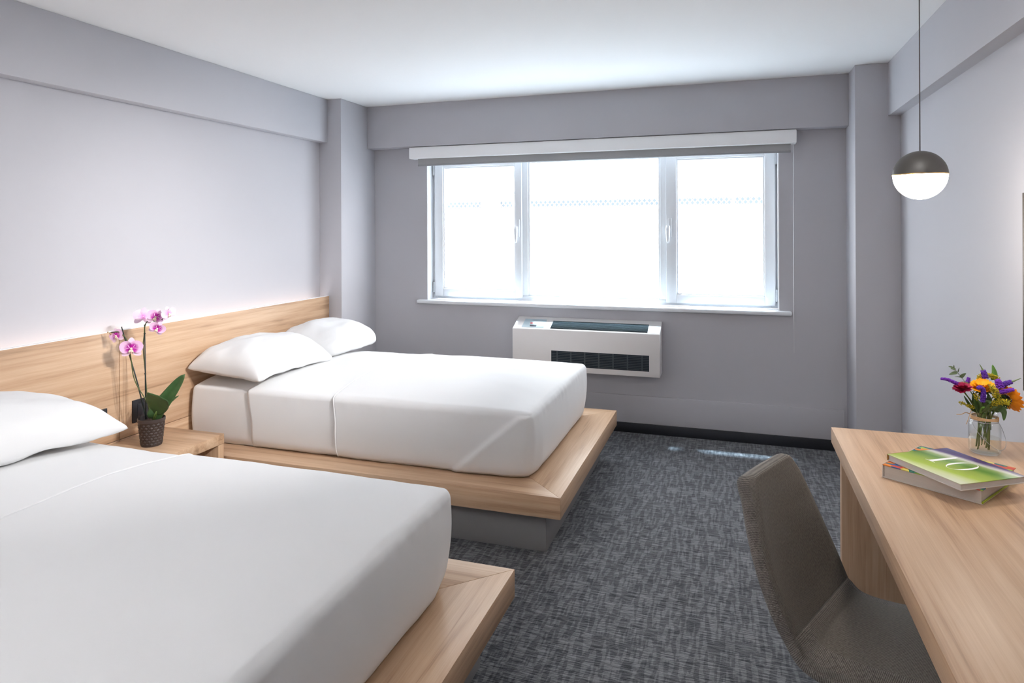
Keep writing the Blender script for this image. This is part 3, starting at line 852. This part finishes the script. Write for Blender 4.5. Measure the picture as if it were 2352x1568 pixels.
def book(label, c, ang, sx, sy, z0, z1, top_m, bot_m, spine_m, page_m, ct):
    b = thing('book', label, 'book', (c[0], c[1], z0), 'two books stacked on the desk', rot=(0, 0, ang))
    hx, hy, h = sx / 2, sy / 2, z1 - z0
    box('back_cover', (-hx, hx, -hy, hy, .0005, ct), bot_m, b, .0008)
    box('front_cover', (-hx, hx, -hy, hy, h - ct, h), top_m, b, .0008)
    box('pages', (-hx + .004, hx - .004, -hy + .004, hy - .004, ct, h - ct), page_m, b, 0)
    box('spine', (-hx - .0012, -hx + .003, -hy, hy, .0005, h), spine_m, b, .001)
    return b
M_PAGE = pages_mat('book_pages', C(.72, .68, .64)); M_PAGE2 = pages_mat('book_pages_warm', C(.62, .56, .50))
# lower book: its bound edge lies on the side away from the chair
lb = book('thick hardback with a multicoloured cover, lower of the two books on the desk', (.606, 2.296), math.radians(-34), .258, .275, DZ, DZ + .040, M_PATCH, mat('grey_board', srgb(205, 196, 186), .5), mat('grey_board', srgb(205, 196, 186), .5), M_PAGE2, .003)
ub = book('green and purple hardback with large white numerals, lying on top of the other book', (.606, 2.250), math.radians(-57.5), .252, .226, DZ + .0402, DZ + .0595, M_COVER, mat('cream_board', srgb(214, 204, 196), .5), mat('brown_board', srgb(150, 104, 52), .5), M_PAGE, .0022)
box('endpaper', (.1270, .1297, -.1375, .1375, .0032, .0075), mat('lime_paper', srgb(160, 180, 36), .5), lb, 0)
M_INK = mat('white_print', C(.86), .4)
zt_ = .0193
def flat_poly(name, poly, parent, m_):
    return MB().prism(poly, zt_ + .00005, zt_ + .0004).build(name, m_, parent)
g = lambda x, y: (x, y)
m1 = MB()
m1.prism([g(-.0375, -.036), g(-.0505, -.036), g(-.0495, .052), g(-.0485, .060), g(-.044, .0635), g(-.0395, .060), g(-.0385, .052)], zt_ + .00005, zt_ + .0004)
m1.prism([g(-.060, -.0385), g(-.028, -.0385), g(-.028, -.0365), g(-.039, -.0355), g(-.049, -.0355), g(-.060, -.0365)], zt_ + .00005, zt_ + .0004)
one = m1.build('numeral', M_INK, ub); one['label'] = 'white numeral one printed on the cover'
P = []
no = 40
vs, fs = [], []
for k in range(no):
    a = 2 * PI * k / no
    ca, sa = math.cos(a), math.sin(a)
    tk = .0010 + .0085 * abs(ca) ** 1.4
    vs += [(.018 + .029 * ca, .012 + .050 * sa, zt_ + .0003), (.018 + (.029 - tk) * ca, .012 + (.050 - .0012) * sa, zt_ + .0003)]
for k in range(no):
    k2 = (k + 1) % no
    fs.append((2 * k, 2 * k2, 2 * k2 + 1, 2 * k + 1))
zero = MB().add(vs, fs).build('numeral', M_INK, ub); zero['label'] = 'white numeral zero printed on the cover'

# ------------------------------------------------------------------ jar of flowers
JC = Vector((.792, 2.606, DZ))
jar = thing('glass_jar', 'clear glass jar with twine round its neck, holding the flowers on the desk', 'jar', JC)
jp = [(0, .0005), (.040, .0005), (.0445, .006), (.046, .014), (.046, .088), (.0445, .098), (.038, .108), (.0365, .112), (.0365, .132), (.0380, .1335), (.0380, .136), (.0345, .136), (.034, .112), (.0425, .096), (.0438, .088), (.0438, .012), (.040, .006), (0, .006)]
M_JAR = thin_glass('jar_glass', (.985, .99, .985, 1), 1.1)
MB().lathe(jp, n=48, close=False).build('jar_body', M_JAR, jar, smooth=True)
MB().lathe([(0, .0065), (.039, .0065), (.0432, .013), (.0432, .052), (0, .052)], n=40, close=False).build('water', thin_glass('water', (.965, .97, .945, 1), .7), jar, smooth=True)
M_TWINE = mat('raffia', srgb(206, 170, 128), .8, var=.2, vscale=150)
m = MB()
for q in range(4):
    m.tube([(.0385 * math.cos(a), .0385 * math.sin(a), .1135 + q * .0026 + .0012 * math.sin(a * 3 + q)) for a in lin(0, 2 * PI, 32)], .0016, 6, cap=False)
m.build('twine', M_TWINE, jar, smooth=True)
def jp_(u, v, y): return at(u, v, y) - JC
tw = [jp_(2227, 950, 2.585), jp_(2218, 947, 2.575), jp_(2208, 951, 2.565), jp_(2197, 951, 2.56)]
MB().tube(spline(tw, 5), .0014, 6).build('twine_tail', M_TWINE, jar, smooth=True)
MB().tube(spline([jp_(2227, 950, 2.585), jp_(2231, 940, 2.58), jp_(2226, 925, 2.575)], 5), .0012, 6).build('twine_tail', M_TWINE, jar, smooth=True)
MB().tube(spline([jp_(2227, 952, 2.585), jp_(2224, 962, 2.575), jp_(2219, 974, 2.567)], 5), .0010, 6).build('twine_tail', M_TWINE, jar, smooth=True)
wy = .0475
wire = [(-.038, -.012, .104), (-.040, -.026, .096), (-.030, -.040, .075), (-.006, -.052, .046), (.020, -.056, .028), (.044, -.040, .030), (.056, -.012, .050), (.050, .004, .085), (.039, .006, .104)]
MB().tube(spline(wire, 6), .0008, 6).build('wire_handle', M_METAL, jar, smooth=True)
MB().tube([(.0388 * math.cos(a), .0388 * math.sin(a), .107) for a in lin(0, 2 * PI, 32)], .0009, 6, cap=False).build('neck_wire', M_METAL, jar, smooth=True)

M_GREEN = mat('flower_stem_green', srgb(86, 108, 42), .5, var=.3, vscale=70)
M_GLEAF = mat('flower_leaf', srgb(58, 84, 36), .45, var=.35, vscale=50)
M_PALELEAF = mat('fresh_leaf', srgb(98, 146, 60), .45, var=.2, vscale=50)
M_EUC = mat('eucalyptus_leaf', srgb(88, 104, 70), .6, var=.2, vscale=60)
M_SUN = mat('sunflower_petal', srgb(246, 170, 8), .55, var=.18, vscale=70)
M_SUN2 = mat('sunflower_petal_orange', srgb(232, 138, 14), .55, var=.18, vscale=70)
M_DISC = mat('sunflower_disc', srgb(40, 28, 16), .9, bump=1., bscale=500)
M_CRIM = mat('crimson_petal', srgb(158, 8, 62), .55, var=.25, vscale=80)
M_PURP = mat('purple_floret', srgb(88, 40, 150), .7, var=.35, vscale=200)
M_PURP2 = mat('violet_floret', srgb(106, 32, 160), .7, var=.3, vscale=200)
M_GOLD = mat('goldenrod_floret', srgb(166, 150, 18), .8, var=.35, vscale=200)
M_TIP = mat('spike_tip', srgb(110, 124, 84), .8)
GF = 'cut flowers in the glass jar'
stem_n = [0]
def flower(name, label, cat, head, y=None):
    t = thing(name, label, cat, JC, GF)
    return t
def stem_to(t, head, r=.0022, mid=None):
    """stem from the jar's bottom through its neck up to the head"""
    k = stem_n[0]; stem_n[0] += 1
    a = k * 2.4
    h = Vector(head)
    rad = .018 + .020 * ((k * 7) % 5) / 5
    neck = Vector((.020 * math.cos(a + .5) * .8 + h.x * .12, .020 * math.sin(a + .5) * .8 + h.y * .12, .124))
    if neck.xy.length > .027: neck.xy *= .027 / neck.xy.length
    foot = Vector((-neck.x * .35 + rad * math.cos(a) * .85, -neck.y * .35 + rad * math.sin(a) * .85, .011 + .006 * (k % 4)))
    pts = [foot, (foot + neck) * .5, neck] + ([Vector(mid)] if mid else []) + [h]
    MB().tube(spline(pts, 6), r, 7).build('stem', M_GREEN, t, smooth=True)
def ray_flower(t, c, d, R, n, m_, rin, pw, rows=1, disc=True, roll=0., cup=.15, tip=.62):
    pet = petal_mesh('petal', R - rin, pw, m_, .9, cup, 8, 5, base=rin, rnd=.55)
    M0 = Matrix.Translation(c) @ orient(d)
    if disc:
        o = MB().lathe([(0, rin * .38), (rin * .6, rin * .34), (rin * 1.0, rin * .16), (rin * 1.12, -.001), (rin * .7, -.006), (.003, -.012), (0, -.012)], n=20).build('disc', M_DISC, t, smooth=True)
        o.matrix_local = M0
    for rr in range(rows):
        for k in range(n):
            p_ = obj('petal', pet, t)
            a = 2 * PI * (k + .5 * rr) / n + roll + .07 * random.uniform(-1, 1)
            p_.matrix_local = M0 @ Matrix.Rotation(a, 4, 'Z') @ Matrix.Rotation((.10 + .28 * rr) + random.uniform(-.1, .1), 4, 'X') @ Matrix.Scale(1 - .10 * rr + random.uniform(-.06, .06), 4)
    return M0
def sepals(t, c, d, R, n=12):
    me = petal_mesh('sepal', R, R * .18, M_GLEAF, .5, -.2, 5, 3, base=.004)
    M0 = Matrix.Translation(c) @ orient(d)
    for k in range(n):
        p_ = obj('sepal', me, t)
        p_.matrix_local = M0 @ Matrix.Translation((0, 0, -.006)) @ Matrix.Rotation(2 * PI * k / n + .2, 4, 'Z') @ Matrix.Rotation(-.25, 4, 'X')
# sunflowers
c1 = jp_(2257, 890, 2.585)
t = flower('sunflower', 'yellow sunflower at the middle front of the bouquet', 'sunflower', c1); stem_to(t, c1 + Vector((0, .01, -.012)), .0032)
ray_flower(t, c1, (-.12, -.36, .92), .038, 24, M_SUN, .011, .0075, 3, roll=.1, cup=.30)
sepals(t, c1, (-.12, -.36, .92), .03)
c2 = jp_(2312, 916, 2.60)
t = flower('sunflower', 'orange sunflower at the right edge, seen from the side', 'sunflower', c2); stem_to(t, c2 + Vector((-.014, .0, -.012)), .0032)
ray_flower(t, c2, (.78, .42, .34), .050, 17, M_SUN2, .015, .0095, 2, roll=.1, cup=.35)
sepals(t, c2, (.78, .42, .34), .027, 16)
c3 = jp_(2308, 892, 2.625)
t = flower('sunflower', 'small orange sunflower half hidden behind the purple spikes', 'sunflower', c3); stem_to(t, c3 + Vector((0, 0, -.012)), .0028)
ray_flower(t, c3, (.35, .1, .9), .030, 16, M_SUN2, .010, .0065, 1)
# zinnia
cz_ = jp_(2211, 893, 2.565)
t = flower('zinnia', 'crimson zinnia on the left of the bouquet', 'zinnia', cz_); stem_to(t, cz_ + Vector((.003, .003, -.008)), .0022)
ray_flower(t, cz_, (-.25, -.28, .92), .030, 20, M_CRIM, .005, .0068, 4, disc=False, cup=.16)
MB().lathe([(0, .004), (.005, .003), (.008, -.003), (.004, -.012), (0, -.012)], n=12).build('disc', M_CRIM, t, smooth=True).matrix_local = Matrix.Translation(cz_) @ orient((-.25, -.28, .92))
# purple spikes
def spike(label, pts, r, m_, tipm=None, tipf_=.25, name='veronica_spike'):
    c = spline(pts, 8)
    t = flower(name, label, 'flower spike', c[0]); stem_to(t, c[0], .0015)
    N = len(c); body = int(N * (1 - tipf_)) if tipm else N
    b = MB(); b.tube(c[:body], [r * .62 * (1 - .5 * (i / N)) for i in range(body)], 8)
    for i in range(body - 1):
        for sub in (0., .5):
            p = c[i].lerp(c[i + 1], sub)
            d = (c[i + 1] - c[i]).normalized(); a = d.orthogonal().normalized(); e = d.cross(a)
            rr = r * (1 - .45 * (i / N))
            for k in range(11):
                w = 2 * PI * (k / 11) + i * 1.1 + sub * 2 + random.uniform(-.2, .2)
                b.blob(p + (a * math.cos(w) + e * math.sin(w)) * rr * random.uniform(.65, 1.1) + d * random.uniform(-.001, .001), r * random.uniform(.2, .34))
    o = b.build('floret_spike', m_, t); o['kind'] = 'stuff'
    if tipm:
        q = c[body - 1:]
        MB().tube(q, [r * .42 * (1 - .8 * i / max(1, len(q) - 1)) for i in range(len(q))], 8).build('spike_tip', tipm, t, smooth=True)
    return t
spike('purple flower spike leaning far out to the left', [jp_(2206, 884, 2.575), jp_(2190, 877, 2.57), jp_(2175, 871, 2.565), jp_(2161, 869, 2.56)], .0058, M_PURP2)
spike('upright violet flower spike at the top of the bouquet', [jp_(2263, 868, 2.60), jp_(2260, 856, 2.60), jp_(2256, 847, 2.60), jp_(2250, 836, 2.60)], .0078, M_PURP, M_TIP, .42)
spike('drooping violet flower spike in front of the middle sunflower', [jp_(2257, 922, 2.552), jp_(2259, 908, 2.548), jp_(2258, 896, 2.545), jp_(2252, 889, 2.540), jp_(2245, 891, 2.535)], .0072, M_PURP)
spike('violet flower spike with a green tip pointing right', [jp_(2299, 886, 2.59), jp_(2315, 879, 2.59), jp_(2328, 875, 2.585), jp_(2346, 868, 2.58)], .0078, M_PURP, M_TIP, .40)
spike('lower purple flower spike pointing right above the orange sunflower', [jp_(2292, 900, 2.575), jp_(2305, 899, 2.57), jp_(2318, 896, 2.568), jp_(2329, 894, 2.566)], .0070, M_PURP2)
spike('short purple flower cluster beside the green-tipped spike', [jp_(2296, 890, 2.580), jp_(2294, 880, 2.580), jp_(2291, 872, 2.58)], .0105, M_PURP2)
spike('short violet flower spike behind the crimson zinnia', [jp_(2218, 884, 2.60), jp_(2223, 876, 2.60), jp_(2225, 867, 2.60)], .0068, M_PURP2)
# goldenrod
def goldenrod(label, pts, spread_, n):
    c = spline(pts, 6)
    t = flower('goldenrod_sprig', label, 'goldenrod', c[0]); stem_to(t, c[0], .0014)
    b = MB(); br = MB(); br.tube(c, .0009, 5)
    for k in range(n):
        p = c[random.randrange(len(c))]
        q = p + Vector((random.uniform(-1, 1), random.uniform(-1, 1), random.uniform(-.6, 1))) * spread_
        b.blob(q, random.uniform(.0012, .0025))
        if k % 3 == 0: br.tube([p, q], .0005, 4)
    br.build('twig', M_GREEN, t)
    o = b.build('floret_cluster', M_GOLD, t); o['kind'] = 'stuff'
goldenrod('yellow goldenrod sprig along the top of the bouquet', [jp_(2250, 868, 2.61), jp_(2262, 863, 2.61), jp_(2278, 864, 2.61), jp_(2291, 870, 2.61)], .0080, 420)
goldenrod('goldenrod sprig between the middle sunflower and the purple spikes', [jp_(2290, 915, 2.555), jp_(2286, 902, 2.55), jp_(2278, 890, 2.55)], .0105, 300)
goldenrod('lower goldenrod sprig under the orange sunflower', [jp_(2278, 930, 2.56), jp_(2294, 925, 2.55), jp_(2314, 925, 2.55)], .0105, 320)
goldenrod('greenish goldenrod sprig sticking out left below the zinnia', [jp_(2234, 935, 2.56), jp_(2222, 931, 2.555), jp_(2207, 926, 2.55)], .006, 110)
goldenrod('small goldenrod sprig left of the drooping violet spike', [jp_(2246, 918, 2.56), jp_(2242, 908, 2.56)], .007, 70)
# eucalyptus
t = flower('eucalyptus_sprig', 'thin eucalyptus sprig with round leaves at the upper left', 'eucalyptus', None)
stem_to(t, jp_(2216, 876, 2.60), .0012)
MB().tube(spline([jp_(2216, 876, 2.60), jp_(2207, 865, 2.595), jp_(2199, 855, 2.59), jp_(2190, 844, 2.59)], 5), .0009, 6).build('stem', M_EUC, t, smooth=True)
for a, b, w in (((2198, 855), (2180, 860), .0052), ((2206, 866), (2219, 857), .0056), ((2195, 848), (2184, 846), .0045), ((2191, 845), (2179, 841), .0030), ((2190, 845), (2190, 838), .0028), ((2207, 866), (2193, 865), .0012), ((2200, 854), (2203, 844), .0016), ((2224, 880), (2202, 878), .0042)):
    pa, pb = jp_(a[0], a[1], 2.592), jp_(b[0], b[1], 2.580)
    leaf('leaf', [pa, (pa + pb) * .5 + Vector((0, 0, .001)), pb], w, M_EUC, t, .15, updir=Vector((.2, -1, .5)))
# broad leaves
t = flower('leafy_stem', 'stem with broad green leaves round the neck of the jar', 'foliage', None)
stem_to(t, jp_(2255, 935, 2.58), .002)
for ln_, w, m_ in (
    ([(2281, 872, 2.62), (2283, 857, 2.615), (2279, 837, 2.61)], .0105, M_PALELEAF),
    ([(2250, 946, 2.57), (2243, 930, 2.555), (2238, 916, 2.55)], .0095, M_GLEAF),
    ([(2252, 948, 2.565), (2254, 932, 2.545), (2246, 918, 2.54)], .0065, M_GLEAF),
    ([(2252, 948, 2.565), (2256, 938, 2.55), (2262, 934, 2.545)], .0060, M_PALELEAF),
    ([(2295, 938, 2.57), (2305, 945, 2.565), (2306, 966, 2.56)], .0105, M_GLEAF),
    ([(2262, 935, 2.56), (2268, 925, 2.548), (2278, 922, 2.545)], .0100, M_GLEAF),
    ([(2270, 944, 2.57), (2278, 936, 2.555), (2290, 934, 2.55)], .0070, M_GLEAF),
    ([(2236, 944, 2.58), (2224, 925, 2.57), (2214, 908, 2.575)], .0050, M_GLEAF),
    ([(2288, 945, 2.575), (2300, 936, 2.57), (2316, 938, 2.57)], .0075, M_GLEAF),
    ([(2245, 945, 2.60), (2238, 925, 2.60), (2234, 905, 2.60)], .0085, M_GLEAF),
    ([(2278, 945, 2.60), (2285, 925, 2.60), (2292, 910, 2.605)], .0095, M_GLEAF),
    ([(2262, 946, 2.61), (2262, 925, 2.62), (2258, 903, 2.625)], .0120, M_GLEAF),
    ([(2270, 944, 2.585), (2272, 922, 2.585), (2270, 904, 2.59)], .0110, M_GLEAF),
    ([(2250, 944, 2.59), (2240, 918, 2.585), (2236, 900, 2.59)], .0100, M_GLEAF),
    ([(2284, 944, 2.61), (2298, 925, 2.615), (2306, 906, 2.62)], .0120, M_GLEAF),
    ([(2244, 945, 2.575), (2234, 938, 2.565), (2226, 926, 2.56)], .0060, M_GLEAF),
    ([(2258, 946, 2.56), (2266, 938, 2.545), (2272, 928, 2.54)], .0075, M_GLEAF),
    ([(2286, 942, 2.575), (2294, 930, 2.565), (2296, 916, 2.565)], .0085, M_GLEAF),
    ([(2262, 948, 2.60), (2254, 975, 2.605), (2248, 990, 2.61)], .0070, M_PALELEAF),
    ([(2268, 948, 2.60), (2272, 972, 2.605), (2276, 988, 2.61)], .0060, M_GLEAF)):
    pts = [jp_(*q) for q in ln_]
    leaf('leaf', pts, w, m_, t, .2, updir=Vector((.2, -1, .35)))

# ------------------------------------------------------------------ pendant lamp
PC = Vector((.585, 2.512, 1.673))
PR = .0805
pl = thing('pendant_lamp', 'round pendant lamp, dark upper half and glowing white lower half, above the desk', 'pendant lamp', (PC.x, PC.y, PC.z))
M_CAP = mat('bronze_cap', C(.06, .055, .05), .5, metal=.1)
arc = lambda r, a0, a1, n: [(r * math.cos(a), r * math.sin(a)) for a in lin(a0, a1, n)]
MB().lathe([(max(0, x), y) for x, y in arc(PR, .02, PI / 2, 18)] + [(x, y) for x, y in arc(PR - .003, PI / 2, .02, 18)], n=48, close=False).build('cap', M_CAP, pl, smooth=True)
MB().lathe([(max(0., x), y) for x, y in arc(PR - .0015, -PI / 2, -.0, 18)] + [(0, 0)], n=48, close=False).build('diffuser', emis('pendant_glow', (1.0, .90, .78, 1), PENDANT_STRENGTH), pl, smooth=True)
MB().lathe([(PR - .003, .0), (PR + .0008, .0), (PR + .0008, .0035), (PR - .003, .0035), (PR - .003, 0)], n=48, close=False).build('brass_rim', mat('brass', C(.75, .45, .16), .3, metal=1.), pl, smooth=True, angle=.5)
MB().tube([(0, 0, PR - .002), (0, 0, ZC - PC.z - .02)], .0017, 8).build('cord', mat('dark_cord', C(.05, .035, .035), .6), pl, smooth=True)
MB().lathe([(0, ZC - PC.z), (.05, ZC - PC.z), (.05, ZC - PC.z - .018), (.045, ZC - PC.z - .022), (0, ZC - PC.z - .022)], n=32, close=False).build('ceiling_rose', M_CAP, pl, smooth=True, angle=.6)

# ------------------------------------------------------------------ mirror on the right wall (its edge just enters the picture)
mi = thing('wall_mirror', 'dark-framed wall mirror whose edge shows at the right of the picture', 'mirror', (0, 0, 0))
MY0, MY1, MZ0, MZ1 = 1.35, 2.753, .935, 1.62
frm = MB()
M_FR = mat('bronze_frame', C(.10, .07, .05), .4, metal=.6)
for b_ in ((MY0, MY0 + .014, MZ0, MZ1), (MY1 - .014, MY1, MZ0, MZ1), (MY0 + .014, MY1 - .014, MZ0, MZ0 + .014), (MY0 + .014, MY1 - .014, MZ1 - .014, MZ1)):
    frm.box(XR - .022, XR - .001, *b_)
frm.build('frame', M_FR, mi, .001)
box('mirror_glass', (XR - .014, XR - .002, MY0 + .013, MY1 - .013, MZ0 + .013, MZ1 - .013), mat('silvered_glass', C(.85), .03, metal=1.), mi, 0)

# ------------------------------------------------------------------ lamps out of view: added fill, and the desk wall spot
def fill_lamp(x, y, r, label):  # added out of view to lift the room's overall brightness
    t = thing('fill_lamp', label, 'fill lamp', (x, y, ZC), 'added fill lamps')
    MB().lathe([(r, 0), (r + .015, 0), (r + .015, -.05), (r, -.05), (r, 0)], n=40, close=False).build('rim', mat('fill_lamp_rim', C(.75), .4), t, smooth=True, angle=.5)
    MB().lathe([(0, -.048), (r * .7, -.047), (r, -.040)], n=40, close=False).build('diffuser', emis('fill_lamp_glow', (1.0, .985, .97, 1), FILL_LAMP_STRENGTH), t, smooth=True)
fill_lamp(-1.25, .55, .20, 'round fill lamp added on the ceiling, unseen, over the bed in the foreground')

def spotlight(loc, target, label, power, size=95):
    """track spotlight under the ceiling: canopy, arm, can and its lamp"""
    loc = Vector(loc); d = (Vector(target) - loc).normalized()
    t = thing('spotlight', label, 'spotlight', loc, 'ceiling spotlights')
    MB().lathe([(0, ZC - loc.z), (.04, ZC - loc.z), (.04, ZC - loc.z - .02), (0, ZC - loc.z - .02)], n=24, close=False).build('canopy', M_FASCIA, t, smooth=True, angle=.6)
    MB().tube([(0, 0, ZC - loc.z - .02), (0, 0, .03)], .006, 8).build('arm', M_FASCIA, t, smooth=True)
    c = MB().lathe([(.0, -.07), (.035, -.07), (.04, -.065), (.04, .055), (.037, .055), (.037, -.02), (0, -.02)], n=28, close=False).build('can', M_FASCIA, t, smooth=True, angle=.6)
    c.matrix_local = orient(d)
    L = bpy.data.lights.new('spot_lamp', 'SPOT'); L.energy = power; L.spot_size = math.radians(size); L.spot_blend = 1.0; L.shadow_soft_size = .035; L.color = (1.0, .985, .97)
    lo = bpy.data.objects.new('spot_lamp', L); COL.objects.link(lo); lo.parent = t
    lo.matrix_local = Matrix.Translation(d * .05) @ d.to_track_quat('-Z', 'Y').to_matrix().to_4x4()
spotlight((.35, 2.25, 2.40), (XL, 3.5, .90), 'unseen spotlight nearest the window, added to brighten the headboard wall', FILL_SPOT_POWER, 54)  # added fill, out of view; brightens the headboard wall
spotlight((.35, 1.95, 2.40), (XL, 2.3, .90), 'unseen spotlight in the middle of the row, added as fill on the headboard wall', FILL_SPOT_POWER, 54)  # second added fill spot for the same wall
spotlight((.35, 1.65, 2.40), (XR, 2.55, 1.5), 'white ceiling spotlight above the desk, aimed at the wall beside it', DESK_SPOT_POWER, 85)
fl = thing('fill_uplighter', 'tall dark uplighter, unseen and added as fill at the end of the room away from the window', 'floor lamp', (-2.0, -.9, 0))  # added, unseen; bounces extra light off the ceiling
MB().lathe([(0, 0.001), (.14, .001), (.14, .018), (.02, .03), (0, .03)], n=36, close=False).build('base', M_CAP, fl, smooth=True, angle=.6)
MB().tube([(0, 0, .03), (0, 0, 1.70)], .011, 12).build('pole', M_CAP, fl, smooth=True)
MB().lathe([(0, 1.70), (.03, 1.70), (.15, 1.80), (.155, 1.80), (.15, 1.795), (.03, 1.705), (0, 1.705)], n=36, close=False).build('shade', M_CAP, fl, smooth=True, angle=.6)
L = bpy.data.lights.new('fill_uplight', 'SPOT'); L.energy = FILL_UPLIGHT_POWER; L.spot_size = math.radians(150); L.spot_blend = .6; L.shadow_soft_size = .08; L.color = (1.0, .99, .985)
lo = bpy.data.objects.new('fill_uplight', L); COL.objects.link(lo); lo.parent = fl; lo.location = (0, 0, 1.79); lo.rotation_euler = (PI, 0, 0)

# ------------------------------------------------------------------ outdoors
M_GROUND = mat('pale_concrete', C(.55, .56, .58), .9, var=.1, vscale=2)
tag(box('ground_outside', (-16, 14, YO + .02, 16, -.7, -.6), M_GROUND), 'pale concrete ground outside the window', 'ground', kind='structure')
pz = at(1350, 474, 9.0).z
yard = box('boundary_wall', (-12, 9, 9.0, 9.2, -.6, pz), mat('white_render', C(.8), .9))
tag(yard, 'sunlit white boundary wall outside the window', 'wall', kind='structure')
def brick_mat():
    m, n, l, p = _new('pale_brick')
    tc = n.new('ShaderNodeTexCoord'); mp = n.new('ShaderNodeMapping'); mp.inputs['Rotation'].default_value = (PI / 2, 0, 0); l.new(tc.outputs['Object'], mp.inputs[0])
    t = n.new('ShaderNodeTexBrick'); t.inputs['Scale'].default_value = 4.; t.inputs['Color1'].default_value = C(.72); t.inputs['Color2'].default_value = C(.66); t.inputs['Mortar'].default_value = C(.30)
    t.inputs['Mortar Size'].default_value = .012
    l.new(mp.outputs[0], t.inputs['Vector']); l.new(t.outputs['Color'], p.inputs['Base Color']); p.inputs['Roughness'].default_value = .9
    return m
bb = thing('brick_building', 'pale brick building faintly visible through the bright window', 'building', (0, 14, 0))
box('facade', (-16, 12, 0, .3, -.6, 4.6), brick_mat(), bb, 0)
for x in (-5.35, 1.35):
    box('pilaster', (x, x + .45, -.12, 0, -.6, 4.6), mat('pale_pilaster', C(.75), .9), bb, 0)
box('dark_ledge', (-16, 12, -.05, 0, at(1350, 476, 13.95).z, at(1350, 459, 13.95).z), mat('slate_ledge', C(.085, .10, .115), .9), bb, 0)
fe = thing('chain_link_fence', 'pale chain-link fence strip above the boundary wall outside', 'fence', (0, 9.1, pz))
m = MB()
hz = .14
for k in range(300):
    x = -11 + k * .066
    m.tube([(x, 0, 0), (x + .12, 0, hz)], .007, 4); m.tube([(x + .12, .01, 0), (x, .01, hz)], .007, 4)
w = m.build('mesh_wire', mat('galvanised', C(.75), .6), fe); w['kind'] = 'stuff'
MB().tube([(-11, 0, hz), (9, 0, hz + .05)], .02, 8).build('top_rail', mat('galvanised_rail', C(.75), .6), fe, smooth=True)
MB().tube([(-11, 0, .19), (-4, 0, .20), (0, 0, .26), (4, 0, .24), (9, 0, .34)], .012, 6).build('barb_wire', mat('dull_wire', C(.2, .22, .24), .6), fe, smooth=True)
for x in (-9, -6, -3, 0, 3, 6):
    MB().tube([(x, .02, .0), (x, .02, .36)], .022, 8).build('post', mat('galvanised_rail', C(.75), .6), fe, smooth=True)
